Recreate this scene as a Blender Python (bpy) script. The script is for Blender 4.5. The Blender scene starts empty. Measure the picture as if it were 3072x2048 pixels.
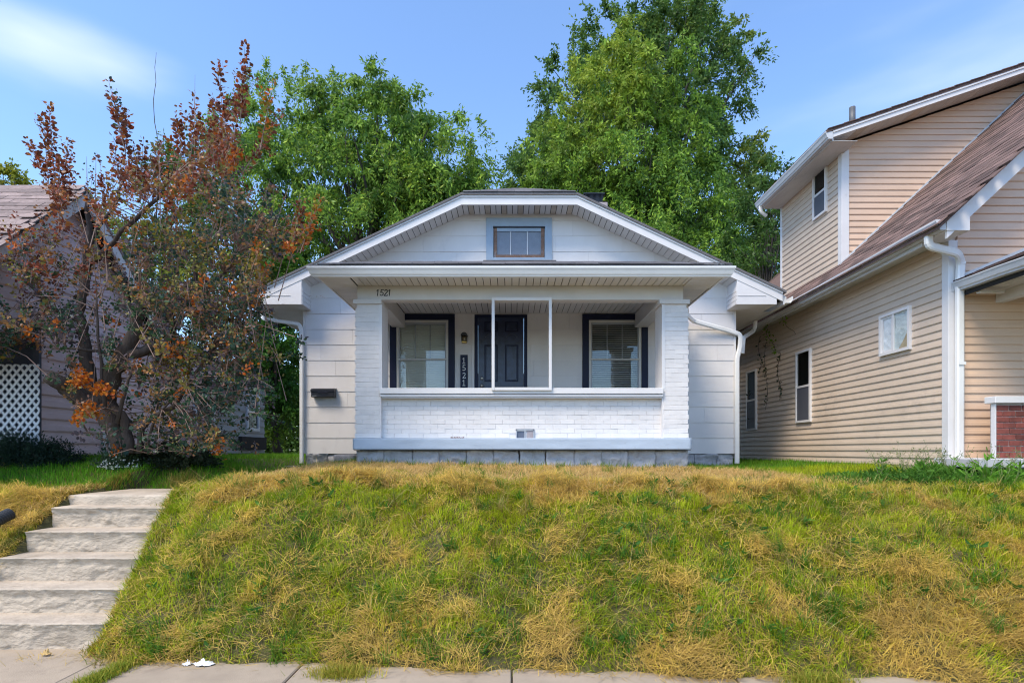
import bpy, math, random
import numpy as np
from mathutils import Vector, Matrix
random.seed(7)
RNG = np.random.default_rng(11)
R = math.radians
S = bpy.context.scene

# ------------------------------------------------------------------ camera, sky, sun, exposure
F = 1700.0; HOR = 1352.0; CX = 1536.0; EYE = 1.52
cam = bpy.data.cameras.new('camera'); camo = bpy.data.objects.new('camera', cam)
S.collection.objects.link(camo); S.camera = camo
cam.sensor_width = 36; cam.lens = F/3072*36; cam.shift_y = (HOR-1024)/3072
cam.clip_start = .05; cam.clip_end = 2000
camo.location = (0, 0, EYE); camo.rotation_euler = (R(90), 0, 0)

SUN_EL, SUN_AZ = R(54), R(222)      # azimuth measured from +Y (into the picture) clockwise
w = bpy.data.worlds.new('World'); S.world = w; w.use_nodes = True
nt = w.node_tree; nt.nodes.clear()
out = nt.nodes.new('ShaderNodeOutputWorld'); bg = nt.nodes.new('ShaderNodeBackground')
sky = nt.nodes.new('ShaderNodeTexSky'); sky.sky_type = 'NISHITA'; sky.sun_disc = False
sky.sun_elevation = SUN_EL; sky.sun_rotation = SUN_AZ
sky.air_density = 1.0; sky.dust_density = 0.4; sky.ozone_density = 2.6; sky.altitude = 0
tc = nt.nodes.new('ShaderNodeTexCoord')
mp = nt.nodes.new('ShaderNodeMapping'); mp.inputs['Scale'].default_value = (1.1, 1.1, 4.2); mp.inputs['Location'].default_value = (1.0, 2.0, 0.35)
nz = nt.nodes.new('ShaderNodeTexNoise'); nz.inputs['Scale'].default_value = 1.25; nz.inputs['Detail'].default_value = 5; nz.inputs['Roughness'].default_value = .48
rp = nt.nodes.new('ShaderNodeValToRGB'); rp.color_ramp.elements[0].position = .50; rp.color_ramp.elements[1].position = 1.15 if False else 1.0; rp.color_ramp.interpolation = 'EASE'
rp.color_ramp.elements[0].color = (.01,.01,.01,1); rp.color_ramp.elements[1].color = (.9,.9,.9,1)
mx = nt.nodes.new('ShaderNodeMixRGB'); mx.inputs[2].default_value = (6.0, 6.2, 6.9, 1)
tint = nt.nodes.new('ShaderNodeMixRGB'); tint.blend_type = 'MULTIPLY'; tint.inputs[0].default_value = 1; tint.inputs[2].default_value = (1.15, 1.29, 1.42, 1)
nt.links.new(tc.outputs['Generated'], mp.inputs[0]); nt.links.new(mp.outputs[0], nz.inputs['Vector'])
# cloud cover: streaky noise, thicker where a few soft cloud banks stand
def vdir(px, py): return Vector(((px-CX)/F, 1, (HOR-py)/F)).normalized()
cov = None
for (px, py, sx, sz, amt) in ((250,195,4.8,16.0,.20),(90,150,4.4,19.0,.13),(420,160,7,26,.10),(2600,300,2.6,9.0,.13),(2950,150,2.6,9.0,.10),(1500,60,2.6,10,.03)):
    m1 = nt.nodes.new('ShaderNodeMapping'); d = vdir(px, py); m1.vector_type = 'POINT'
    m1.inputs['Scale'].default_value = (sx, sx, sz); m1.inputs['Location'].default_value = (-d.x*sx, -d.y*sx, -d.z*sz)
    ln = nt.nodes.new('ShaderNodeVectorMath'); ln.operation = 'LENGTH'
    m2 = nt.nodes.new('ShaderNodeMapRange'); m2.interpolation_type = 'SMOOTHSTEP'; m2.inputs[1].default_value = 1.25; m2.inputs[2].default_value = 0; m2.inputs[3].default_value = 0; m2.inputs[4].default_value = amt
    nt.links.new(tc.outputs['Generated'], m1.inputs[0]); nt.links.new(m1.outputs[0], ln.inputs[0]); nt.links.new(ln.outputs['Value'], m2.inputs[0])
    a = nt.nodes.new('ShaderNodeMath'); a.operation = 'ADD'; nt.links.new(m2.outputs[0], a.inputs[0])
    if cov: nt.links.new(cov, a.inputs[1])
    else: nt.links.new(nz.outputs['Fac'], a.inputs[1])
    cov = a.outputs[0]
nt.links.new(cov, rp.inputs[0]); nt.links.new(rp.outputs[0], mx.inputs[0])
nt.links.new(sky.outputs[0], tint.inputs[1]); nt.links.new(tint.outputs[0], mx.inputs[1])
nt.links.new(mx.outputs[0], bg.inputs[0]); nt.links.new(bg.outputs[0], out.inputs[0])
bg.inputs[1].default_value = 0.148
sl = bpy.data.lights.new('sun', 'SUN'); sl.energy = 2.7; sl.angle = R(24); sl.color = (1, .87, .68)
so = bpy.data.objects.new('sun', sl); S.collection.objects.link(so)
sd = Vector((math.sin(SUN_AZ)*math.cos(SUN_EL), math.cos(SUN_AZ)*math.cos(SUN_EL), math.sin(SUN_EL)))
so.rotation_euler = sd.to_track_quat('Z', 'Y').to_euler(); so.location = (0, -3, 20)
S.view_settings.view_transform = 'Standard'; S.view_settings.look = 'None'
S.view_settings.gamma = 1; S.view_settings.use_curve_mapping = False
S.view_settings.exposure = 0.72
S.cycles.filter_width = 1.1

# ------------------------------------------------------------------ helpers
def PX(px, Y): return (px-CX)/F*Y
def PZ(py, Y): return EYE-(py-HOR)/F*Y
W = {}
def wloc(p): return W.get(p.name, Vector((0,0,0))) if p else Vector((0,0,0))
def link(o, loc, parent):
    S.collection.objects.link(o); loc = Vector(loc)
    if parent: o.parent = parent; o.location = loc-wloc(parent)
    else: o.location = loc
    W[o.name] = loc
    return o
def tag(o, label=None, cat=None, group=None, kind=None):
    if label: o['label'] = label
    if cat: o['category'] = cat
    if group: o['group'] = group
    if kind: o['kind'] = kind
    return o
def thing(name, loc, label, cat, group=None):
    return tag(link(bpy.data.objects.new(name, None), loc, None), label, cat, group)
def add(name, verts, faces, m, parent=None, smooth=False, origin=None):
    v = np.array(verts, float)
    c = np.array(origin, float) if origin is not None else (v.min(0)+v.max(0))/2
    me = bpy.data.meshes.new(name); me.from_pydata((v-c).tolist(), [], faces); me.materials.append(m)
    if smooth: me.shade_smooth()
    me.update()
    return link(bpy.data.objects.new(name, me), c, parent)
def inst(name, me, loc, parent, rot=None, scale=None):
    o = bpy.data.objects.new(name, me)
    if rot is not None: o.rotation_euler = rot
    if scale is not None: o.scale = scale
    return link(o, loc, parent)
class M:
    def __init__(s): s.v = []; s.f = []
    def poly(s, vs, fs): n = len(s.v); s.v += [tuple(p) for p in vs]; s.f += [tuple(i+n for i in f) for f in fs]; return s
    def box(s, a, b):
        (x0,y0,z0),(x1,y1,z1) = a, b
        return s.poly([(x0,y0,z0),(x1,y0,z0),(x1,y1,z0),(x0,y1,z0),(x0,y0,z1),(x1,y0,z1),(x1,y1,z1),(x0,y1,z1)],
                      [(0,3,2,1),(4,5,6,7),(0,1,5,4),(1,2,6,5),(2,3,7,6),(3,0,4,7)])
    def cbox(s, a, b, c=.004):
        a = np.array(a, float); b = np.array(b, float); vs = []; 
        # chamfered box: 24 vertices
        idx = {}
        for sx in (0,1):
            for sy in (0,1):
                for sz in (0,1):
                    p = np.array([b[0] if sx else a[0], b[1] if sy else a[1], b[2] if sz else a[2]])
                    d = np.array([-1 if sx else 1, -1 if sy else 1, -1 if sz else 1])*c
                    for ax in range(3):
                        q = p+d; q[ax] = p[ax]; idx[(sx,sy,sz,ax)] = len(vs); vs.append(tuple(q))
        fs = []
        for ax in range(3):
            o1, o2 = [(1,2),(2,0),(0,1)][ax]
            for sd_ in (0,1):
                def k(u, v):
                    t = [0,0,0]; t[ax] = sd_; t[o1] = u; t[o2] = v; return idx[(*t, ax)]
                q = [k(0,0),k(1,0),k(1,1),k(0,1)]; fs.append(tuple(q if sd_ else q[::-1]))
            for u in (0,1):
                for v in (0,1):
                    def e(t_, a_):
                        t = [0,0,0]; t[ax] = t_; t[o1] = u; t[o2] = v; return idx[(*t, a_)]
                    q = [e(0,o1), e(1,o1), e(1,o2), e(0,o2)]
                    fs.append(tuple(q if u == v else q[::-1]))
        for sx in (0,1):
            for sy in (0,1):
                for sz in (0,1):
                    q = [idx[(sx,sy,sz,i)] for i in range(3)]; fs.append(tuple(q if (sx+sy+sz)%2 else q[::-1]))
        return s.poly(vs, fs)
    def prism(s, poly, ax, a, b):      # poly: 2D points in the two other axes (order x,y,z without ax)
        def P(p, t): l = list(p); l.insert(ax, t); return tuple(l)
        n = len(poly); vs = [P(p,a) for p in poly]+[P(p,b) for p in poly]
        fs = [tuple(range(n))[::-1], tuple(range(n,2*n))]+[(i,(i+1)%n,(i+1)%n+n,i+n) for i in range(n)]
        return s.poly(vs, fs)
    def tube(s, pts, rs, n=6, cap=True):
        pts = [Vector(p) for p in pts]; 
        if not hasattr(rs, '__len__'): rs = [rs]*len(pts)
        rings = []; up = Vector((.13,.27,.95)).normalized(); b0 = len(s.v)
        for i, p in enumerate(pts):
            d = (pts[min(i+1,len(pts)-1)]-pts[max(i-1,0)])
            if d.length < 1e-9: d = Vector((0,0,1))
            d.normalize(); u = d.cross(up)
            if u.length < .05: u = d.cross(Vector((1,0,0)))
            u.normalize(); v = d.cross(u)
            for k in range(n):
                a = 2*math.pi*k/n; s.v.append(tuple(p+(u*math.cos(a)+v*math.sin(a))*rs[i]))
        for i in range(len(pts)-1):
            for k in range(n):
                a = b0+i*n+k; b = b0+i*n+(k+1)%n; s.f.append((a,b,b+n,a+n))
        if cap: s.f.append(tuple(range(b0,b0+n))[::-1]); e = b0+(len(pts)-1)*n; s.f.append(tuple(range(e,e+n)))
        return s
    def sweep(s, prof, pts, side):     # rectangular-ish profile swept on a polyline; prof in (side, other) coords
        pts = [Vector(p) for p in pts]; n = len(prof); b0 = len(s.v); sv = Vector(side).normalized()
        for i, p in enumerate(pts):
            d1 = (pts[i]-pts[i-1]).normalized() if i else (pts[1]-pts[0]).normalized()
            d2 = (pts[i+1]-pts[i]).normalized() if i < len(pts)-1 else d1
            d = (d1+d2).normalized(); u = (sv-d*sv.dot(d)).normalized(); v = d.cross(u)
            k = 1/max(.5, d.dot(d1))
            for a, b in prof: s.v.append(tuple(p+u*a+v*b*k))
        for i in range(len(pts)-1):
            for k in range(n):
                a = b0+i*n+k; b = b0+i*n+(k+1)%n; s.f.append((a,b,b+n,a+n))
        s.f.append(tuple(range(b0,b0+n))[::-1]); e = b0+(len(pts)-1)*n; s.f.append(tuple(range(e,e+n)))
        return s
    def build(s, name, m, parent=None, smooth=False, origin=None): return add(name, s.v, s.f, m, parent, smooth, origin)
    def mesh(s, name, m):
        me = bpy.data.meshes.new(name); me.from_pydata(s.v, [], s.f); me.materials.append(m); me.update(); return me
def box(name, a, b, m, parent=None, c=0):
    a, b = tuple(map(min, a, b)), tuple(map(max, a, b))
    mm = M(); (mm.cbox(a, b, c) if c else mm.box(a, b)); return mm.build(name, m, parent)

# numpy value noise
_perm = np.random.default_rng(3).random((256, 256))
def vnoise(x, y):
    xi = np.floor(x).astype(int); yi = np.floor(y).astype(int); xf = x-xi; yf = y-yi
    u = xf*xf*(3-2*xf); v = yf*yf*(3-2*yf); g = lambda a, b: _perm[a % 256, b % 256]
    return (g(xi,yi)*(1-u)+g(xi+1,yi)*u)*(1-v)+(g(xi,yi+1)*(1-u)+g(xi+1,yi+1)*u)*v
def fbm(x, y, o=4):
    t = 0; a = .5; s_ = 0
    for i in range(o): t = t+a*vnoise(x*2**i+17*i, y*2**i+31*i); s_ += a; a *= .55
    return t/s_

# ------------------------------------------------------------------ materials
MATS = {}
def mat(name, col, rough=.6, var=.12, vscale=6, bump=.15, bscale=60, rnd=0, dirt=None, dirt_amt=.0, dirt_scale=3, stretch=(1,1,1), metallic=0, spec=.5, bdist=.004):
    if name in MATS: return MATS[name]
    m = bpy.data.materials.new(name); m.use_nodes = True; n = m.node_tree; b = n.nodes['Principled BSDF']
    L = n.links.new
    b.inputs['Roughness'].default_value = rough; b.inputs['Metallic'].default_value = metallic; b.inputs['Specular IOR Level'].default_value = spec
    g = n.nodes.new('ShaderNodeNewGeometry'); mp = n.nodes.new('ShaderNodeMapping'); mp.inputs['Scale'].default_value = stretch
    L(g.outputs['Position'], mp.inputs[0])
    nz = n.nodes.new('ShaderNodeTexNoise'); nz.inputs['Scale'].default_value = vscale; nz.inputs['Detail'].default_value = 5; nz.inputs['Roughness'].default_value = .6
    L(mp.outputs[0], nz.inputs['Vector'])
    mr = n.nodes.new('ShaderNodeMapRange'); mr.inputs[1].default_value = .3; mr.inputs[2].default_value = .7; mr.inputs[3].default_value = 1-var; mr.inputs[4].default_value = 1+var
    L(nz.outputs['Fac'], mr.inputs[0]); fac = mr.outputs[0]
    if rnd:
        oi = n.nodes.new('ShaderNodeObjectInfo'); m2 = n.nodes.new('ShaderNodeMapRange'); m2.inputs[3].default_value = 1-rnd; m2.inputs[4].default_value = 1+rnd
        L(oi.outputs['Random'], m2.inputs[0]); mm = n.nodes.new('ShaderNodeMath'); mm.operation = 'MULTIPLY'
        L(fac, mm.inputs[0]); L(m2.outputs[0], mm.inputs[1]); fac = mm.outputs[0]
    vm = n.nodes.new('ShaderNodeVectorMath'); vm.operation = 'SCALE'; vm.inputs[0].default_value = col; L(fac, vm.inputs['Scale'])
    res = vm.outputs[0]
    if dirt:
        n2 = n.nodes.new('ShaderNodeTexNoise'); n2.inputs['Scale'].default_value = dirt_scale; n2.inputs['Detail'].default_value = 9; n2.inputs['Roughness'].default_value = .72
        L(mp.outputs[0], n2.inputs['Vector'])
        r2 = n.nodes.new('ShaderNodeMapRange'); r2.inputs[1].default_value = .62-.25*dirt_amt; r2.inputs[2].default_value = .80-.2*dirt_amt; r2.inputs[4].default_value = min(1, .35+dirt_amt)
        L(n2.outputs['Fac'], r2.inputs[0]); mx = n.nodes.new('ShaderNodeMixRGB'); mx.inputs[2].default_value = (*dirt, 1)
        L(r2.outputs[0], mx.inputs[0]); L(res, mx.inputs[1]); res = mx.outputs[0]
    L(res, b.inputs['Base Color'])
    if bump:
        n3 = n.nodes.new('ShaderNodeTexNoise'); n3.inputs['Scale'].default_value = bscale; n3.inputs['Detail'].default_value = 6
        L(mp.outputs[0], n3.inputs['Vector']); bp = n.nodes.new('ShaderNodeBump'); bp.inputs['Strength'].default_value = bump; bp.inputs['Distance'].default_value = bdist
        L(n3.outputs['Fac'], bp.inputs['Height']); L(bp.outputs[0], b.inputs['Normal'])
    MATS[name] = m; return m
def leafmat(name, trans=.35, rough=.45):
    m = bpy.data.materials.new(name); m.use_nodes = True; n = m.node_tree; b = n.nodes['Principled BSDF']; L = n.links.new
    a = n.nodes.new('ShaderNodeAttribute'); a.attribute_name = 'col'; L(a.outputs['Color'], b.inputs['Base Color'])
    b.inputs['Roughness'].default_value = rough; b.inputs['Specular IOR Level'].default_value = .22
    t = n.nodes.new('ShaderNodeBsdfTranslucent'); g = n.nodes.new('ShaderNodeGamma'); g.inputs[1].default_value = .9
    L(a.outputs['Color'], g.inputs[0]); L(g.outputs[0], t.inputs[0])
    mx = n.nodes.new('ShaderNodeMixShader'); mx.inputs[0].default_value = trans
    L(b.outputs[0], mx.inputs[1]); L(t.outputs[0], mx.inputs[2]); L(mx.outputs[0], n.nodes['Material Output'].inputs[0])
    return m
def glassmat(name, tint=(1,1,1), ior=1.6, gloss=.02):
    m = bpy.data.materials.new(name); m.use_nodes = True; n = m.node_tree; n.nodes.remove(n.nodes['Principled BSDF']); L = n.links.new
    t = n.nodes.new('ShaderNodeBsdfTransparent'); t.inputs[0].default_value = (*tint, 1); g = n.nodes.new('ShaderNodeBsdfGlossy'); g.inputs['Roughness'].default_value = gloss
    ng = n.nodes.new('ShaderNodeNewGeometry'); nz = n.nodes.new('ShaderNodeTexNoise'); nz.inputs['Scale'].default_value = 3
    bp = n.nodes.new('ShaderNodeBump'); bp.inputs['Strength'].default_value = .12; bp.inputs['Distance'].default_value = .01
    L(ng.outputs['Position'], nz.inputs['Vector']); L(nz.outputs['Fac'], bp.inputs['Height']); L(bp.outputs[0], g.inputs['Normal'])
    f0 = n.nodes.new('ShaderNodeFresnel'); f0.inputs[0].default_value = ior; f = n.nodes.new('ShaderNodeMath'); f.operation = 'MULTIPLY'; iv = n.nodes.new('ShaderNodeMath'); iv.operation = 'SUBTRACT'; iv.inputs[0].default_value = 1; L(ng.outputs['Backfacing'], iv.inputs[1]); L(f0.outputs[0], f.inputs[0]); L(iv.outputs[0], f.inputs[1]); mx = n.nodes.new('ShaderNodeMixShader')
    L(f.outputs[0], mx.inputs[0]); L(t.outputs[0], mx.inputs[1]); L(g.outputs[0], mx.inputs[2]); L(mx.outputs[0], n.nodes['Material Output'].inputs[0])
    return m
WSHING = mat('white_shingle_paint', (.68,.65,.64), .55, .05, 2.2, .25, 90, rnd=.03, dirt=(.42,.40,.42), dirt_amt=.10, dirt_scale=3, stretch=(1,1,.55))
WBRICK = mat('white_brick_paint', (.69,.66,.645), .6, .06, 5, .45, 40, rnd=.035, dirt=(.45,.41,.38), dirt_amt=.07, dirt_scale=11, bdist=.006)
WMORT = mat('painted_mortar', (.68,.65,.64), .7, .08, 9, .5, 60)
WTRIM = mat('white_trim_paint', (.68,.66,.655), .5, .05, 3, .15, 40, dirt=(.4,.38,.36), dirt_amt=.06, dirt_scale=6)
WMET = mat('white_gutter_metal', (.74,.735,.72), .35, .05, 2.5, .03, 30, dirt=(.42,.40,.36), dirt_amt=.06, dirt_scale=4)
WGUTO = mat('aged_gutter_metal', (.55,.56,.58), .38, .08, 2.5, .05, 30, dirt=(.30,.29,.28), dirt_amt=.22, dirt_scale=3, stretch=(3,1,3))
SOFF = mat('soffit_vinyl', (.66,.64,.63), .5, .04, 3, .05, 30, rnd=.03)
SOFFST = mat('soffit_stained', (.52,.45,.37), .6, .12, 8, .05, 30, rnd=.1)
BEAM = mat('beam_paint', (.60,.585,.58), .55, .05, 3, .2, 50, dirt=(.30,.26,.22), dirt_amt=.0, dirt_scale=12)
NAVY = mat('navy_paint', (.010,.014,.042), .5, .15, 5, .12, 60, spec=.25)
NAVYD = mat('navy_door', (.016,.026,.07), .33, .35, 9, .25, 35)
BLUEG = mat('blue_grey_paint', (.30,.38,.48), .55, .07, 3, .35, 70, dirt=(.22,.22,.23), dirt_amt=.06, dirt_scale=7)
BLUEL = mat('blue_ledge_paint', (.40,.47,.56), .6, .07, 2, .6, 45, dirt=(.20,.19,.19), dirt_amt=.09, dirt_scale=7, stretch=(1,1,2))
BLOCK = mat('grey_rockface', (.40,.39,.41), .85, .22, 5, .9, 22, rnd=.08, dirt=(.12,.12,.14), dirt_amt=.12, dirt_scale=6, bdist=.02)
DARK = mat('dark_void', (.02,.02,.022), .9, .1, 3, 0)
BLACKM = mat('black_metal', (.015,.017,.025), .4, .2, 6, .1, 80)
RUSTW = mat('peeling_wood', (.20,.115,.08), .8, .35, 14, .6, 60, dirt=(.32,.38,.45), dirt_amt=.35, dirt_scale=18)
RSH = mat('dark_roof_shingle', (.10,.095,.10), .9, .25, 20, .6, 160, rnd=.35)
TSH = mat('brown_roof_shingle', (.145,.092,.078), .92, .3, 14, .7, 160, rnd=.50, dirt=(.05,.035,.045), dirt_amt=.25, dirt_scale=1.6)
LSH = mat('old_roof_shingle', (.25,.19,.175), .92, .2, 20, .7, 160, rnd=.3)
TAN = mat('tan_vinyl', (.655,.465,.335), .5, .05, 1.6, .35, 7, rnd=.03, stretch=(1,1,1), bdist=.02, dirt=(.42,.31,.22), dirt_amt=.05, dirt_scale=2)
TANS = mat('tan_vinyl_weathered', (.61,.485,.375), .42, .06, 1.6, .35, 7, rnd=.035, bdist=.02, dirt=(.34,.28,.23), dirt_amt=.16, dirt_scale=1.7)
PINK = mat('pink_clapboard', (.68,.53,.55), .6, .06, 3, .25, 60, rnd=.04, dirt=(.36,.32,.35), dirt_amt=.1)
GREYB = mat('shaded_rear_clapboard', (.26,.29,.34), .6, .08, 3, .25, 60, rnd=.04)  # rear boards of the pink house: shade put into a blue-grey colour
PEELW = mat('peeling_white_paint', (.66,.65,.66), .7, .08, 6, .4, 50, dirt=(.22,.18,.15), dirt_amt=.30, dirt_scale=7)
GREENF = mat('green_foundation', (.13,.19,.20), .8, .1, 4, .2, 40)
LATW = mat('white_lattice_plastic', (.74,.76,.82), .4, .03, 3, 0)
REDB = mat('red_brick', (.19,.05,.038), .85, .3, 14, .6, 70, rnd=.38, dirt=(.07,.035,.035), dirt_amt=.15, dirt_scale=9)
MORT = mat('grey_mortar', (.42,.38,.36), .9, .15, 20, .5, 90)
CONC = mat('step_concrete', (.46,.385,.30), .85, .2, 3.5, .9, 26, rnd=.05, dirt=(.23,.18,.125), dirt_amt=.34, dirt_scale=3.0, bdist=.014, stretch=(1,1,1.8))
SWALK = mat('sidewalk_concrete', (.36,.29,.215), .9, .12, 3, .7, 120, rnd=.03, dirt=(.19,.145,.11), dirt_amt=.26, dirt_scale=5)
SOIL = mat('bank_soil', (.085,.075,.025), .95, .4, 9, 1.0, 40, bdist=.02)
ASPH = mat('asphalt', (.05,.05,.052), .9, .2, 5, .6, 150)
BARK = mat('grey_brown_bark', (.075,.055,.045), .9, .35, 7, 1.0, 30, stretch=(1,1,.3), dirt=(.05,.04,.035), dirt_amt=.3, dirt_scale=14, bdist=.02)
BARKF = mat('dark_far_bark', (.07,.06,.05), .9, .3, 4, .6, 20)
TWIG = mat('reddish_twig', (.30,.20,.165), .8, .2, 9, .3, 80)
PIPEB = mat('black_corrugated_plastic', (.02,.02,.022), .5, .2, 9, .1, 60)
PAPER = mat('crumpled_paper', (.78,.80,.86), .7, .05, 20, .3, 60)
FOILW = mat('crumpled_plastic_sheet', (.62,.67,.70), .35, .12, 7, .9, 12, bdist=.02)
CARDB = mat('brown_insulation', (.48,.36,.22), .8, .2, 9, .5, 30)
BLIND = mat('white_blind', (.78,.78,.74), .5, .03, 4, 0)
BRASS = mat('worn_nickel', (.45,.42,.38), .3, .1, 9, 0, metallic=.9)
BRASY = mat('brass', (.55,.38,.12), .35, .1, 9, 0, metallic=.8)
STONE = mat('grey_stone', (.33,.29,.30), .9, .2, 9, .7, 40)
PVC = mat('grey_vent_pipe', (.10,.105,.115), .5, .2, 6, .1, 60)
RUBBLE = mat('rough_grey_stone', (.27,.27,.29), .9, .3, 9, 1.0, 24, dirt=(.10,.085,.075), dirt_amt=.2, dirt_scale=9, bdist=.02)
SASHG = mat('grey_window_sash', (.36,.38,.41), .5, .06, 5, .1, 60)
CREAMF = mat('cream_window_frame', (.60,.585,.555), .5, .05, 5, .1, 60)
GLASS = glassmat('window_glass', (.95,.97,.96), 1.95)
GLASSD = glassmat('dark_window_glass', (.40,.50,.50), 1.45)
GLASSA = glassmat('attic_window_glass', (.75,.78,.82), 1.4, .2)
LAMPG = glassmat('lamp_glass', (.8,.75,.65), 1.5)
LEAF = leafmat('tree_leaf'); LEAFP = leafmat('purple_leaf', .3, .38); GRASS = leafmat('grass_blade', .4, .6)

# ------------------------------------------------------------------ terrain
ss = lambda x, a, b: (lambda t: t*t*(3-2*t))(np.clip((x-a)/(b-a), 0, 1))
def SX1(y): return np.interp(y, [4.3, 5.0, 5.7, 6.5], [-3.16, -3.26, -3.44, -3.66])
def yb(x): return np.clip(3.95-.07*x, 3.6, 4.25)+.03*np.sin(x*3.1)+.025*np.sin(x*7.7+1)
ST_X0, ST_X1 = -4.42, -3.12
def H(x, y):
    x = np.asarray(x, float); y = np.asarray(y, float)
    e = yb(x); yc = 5.62
    t = np.clip((y-e)/(yc-e), 0, 1)
    crest = 1.165-.018*np.clip(x, -6, 6)
    crest = np.where(x < -3.2, 1.09, crest)*1.0
    crest = 1.09+(1.185-.018*np.clip(x,-6,6)-1.09)*ss(x, -3.35, -2.5)
    bank = crest*(1-(1-t)**1.45)
    lump = (fbm(x*1.7, y*1.7)-.5)*.16*ss(t, 0, .25)*(1-.6*ss(y, 5.4, 6.6))+((fbm(x*6+9, y*6)-.5)*.10+(fbm(x*15+2, y*17,2)-.5)*.045)*ss(t, .02, .2)*(1-.6*ss(y, 5.4, 6.6))
    lawn = .10*ss(y, 5.6, 8.6)+.09*ss(x, 3.5, 5.2)*ss(y, 6, 9)
    left = .20*ss(-x, 3.5, 4.3)*ss(y, 5.9, 7.3)
    z = bank+lump+lawn+left
    # stair cut
    cut = ss(x, ST_X0-.10, ST_X0+.02)*(1-ss(x-SX1(y), -.04, .12))
    stair = np.interp(y, [4.2, 4.40, 5.67, 6.6, 7.2], [-.06, -.05, .93, .97, 1.25])
    z = np.where((y < 7.2), z*(1-cut)+np.minimum(z, stair)*cut, z)
    side = ss(x, ST_X0-.6, ST_X0-.1)*(x < ST_X0)
    sline = np.interp(y, [4.32, 5.67, 6.2], [.10, 1.06, 1.12])
    z = np.where((y > 4.3)&(y < 6.2)&(x < ST_X0), z*(1-side)+sline*side, z)
    # the bank stays up beside the steps
    z = np.where(y < e-.02, -.06, z)
    return z
def terrain():
    xs = np.unique(np.concatenate([np.linspace(-400,-20,14), np.linspace(-20,-8,25), np.linspace(-8,8,321), np.linspace(8,20,25), np.linspace(20,400,14)]))
    ys = np.unique(np.concatenate([np.linspace(-200,-10,8), np.linspace(-10,3.4,14), np.linspace(3.4,7.5,164), np.linspace(7.5,20,50), np.linspace(20,700,16)]))
    X, Y = np.meshgrid(xs, ys); Z = H(X, Y)
    v = np.stack([X, Y, Z], -1).reshape(-1, 3); nx = len(xs); ny = len(ys)
    i = np.arange(nx-1)[None, :]+np.arange(ny-1)[:, None]*nx
    f = np.stack([i, i+1, i+1+nx, i+nx], -1).reshape(-1, 4)
    o = npmesh('lawn_ground', v, f, SOIL); tag(o, kind='structure'); return o
def npmesh(name, v, f, m, parent=None, col=None, origin=(0,0,0), smooth=False):
    """v (n,3) float, f (k,c) int all same size, or list of such arrays"""
    fl = f if isinstance(f, list) else [f]
    v = np.asarray(v, np.float32)-np.array(origin, np.float32)
    me = bpy.data.meshes.new(name); me.vertices.add(len(v)); me.vertices.foreach_set('co', v.ravel())
    nl = sum(a.size for a in fl); npoly = sum(len(a) for a in fl)
    me.loops.add(nl); me.loops.foreach_set('vertex_index', np.concatenate([a.ravel() for a in fl]).astype(np.int32))
    me.polygons.add(npoly); cnt = np.concatenate([np.full(len(a), a.shape[1]) for a in fl])
    st = np.concatenate([[0], np.cumsum(cnt)[:-1]]).astype(np.int32)
    me.polygons.foreach_set('loop_start', st)
    me.update(calc_edges=True)
    if col is not None:
        ca = me.color_attributes.new('col', 'FLOAT_COLOR', 'POINT')
        c4 = np.ones((len(v), 4), np.float32); c4[:, :3] = col; ca.data.foreach_set('color', c4.ravel())
    if smooth: me.shade_smooth()
    me.materials.append(m); me.validate()
    return link(bpy.data.objects.new(name, me), origin, parent)
terrain()
# road behind the camera, sidewalk, verge
tag(box('road', (-60,-9,-.16), (60,.4,-.14), ASPH), kind='structure')
sw = tag(link(bpy.data.objects.new('sidewalk', None), (0,3,0), None), kind='structure')
xj = -9.0
while xj < 8:
    wd = 1.5; b_ = M(); n = 12
    y1 = 4.40
    b_.cbox((xj+.005, 2.4, -.12), (xj+wd-.005, y1, 0+random.uniform(-.006,.004)), .008)
    b_.build('paving_slab', SWALK, sw); xj += wd
kb = box('kerb', (-60,.4,-.3), (60,.55,-.02), CONC, None, .01); tag(kb, kind='structure')
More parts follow.
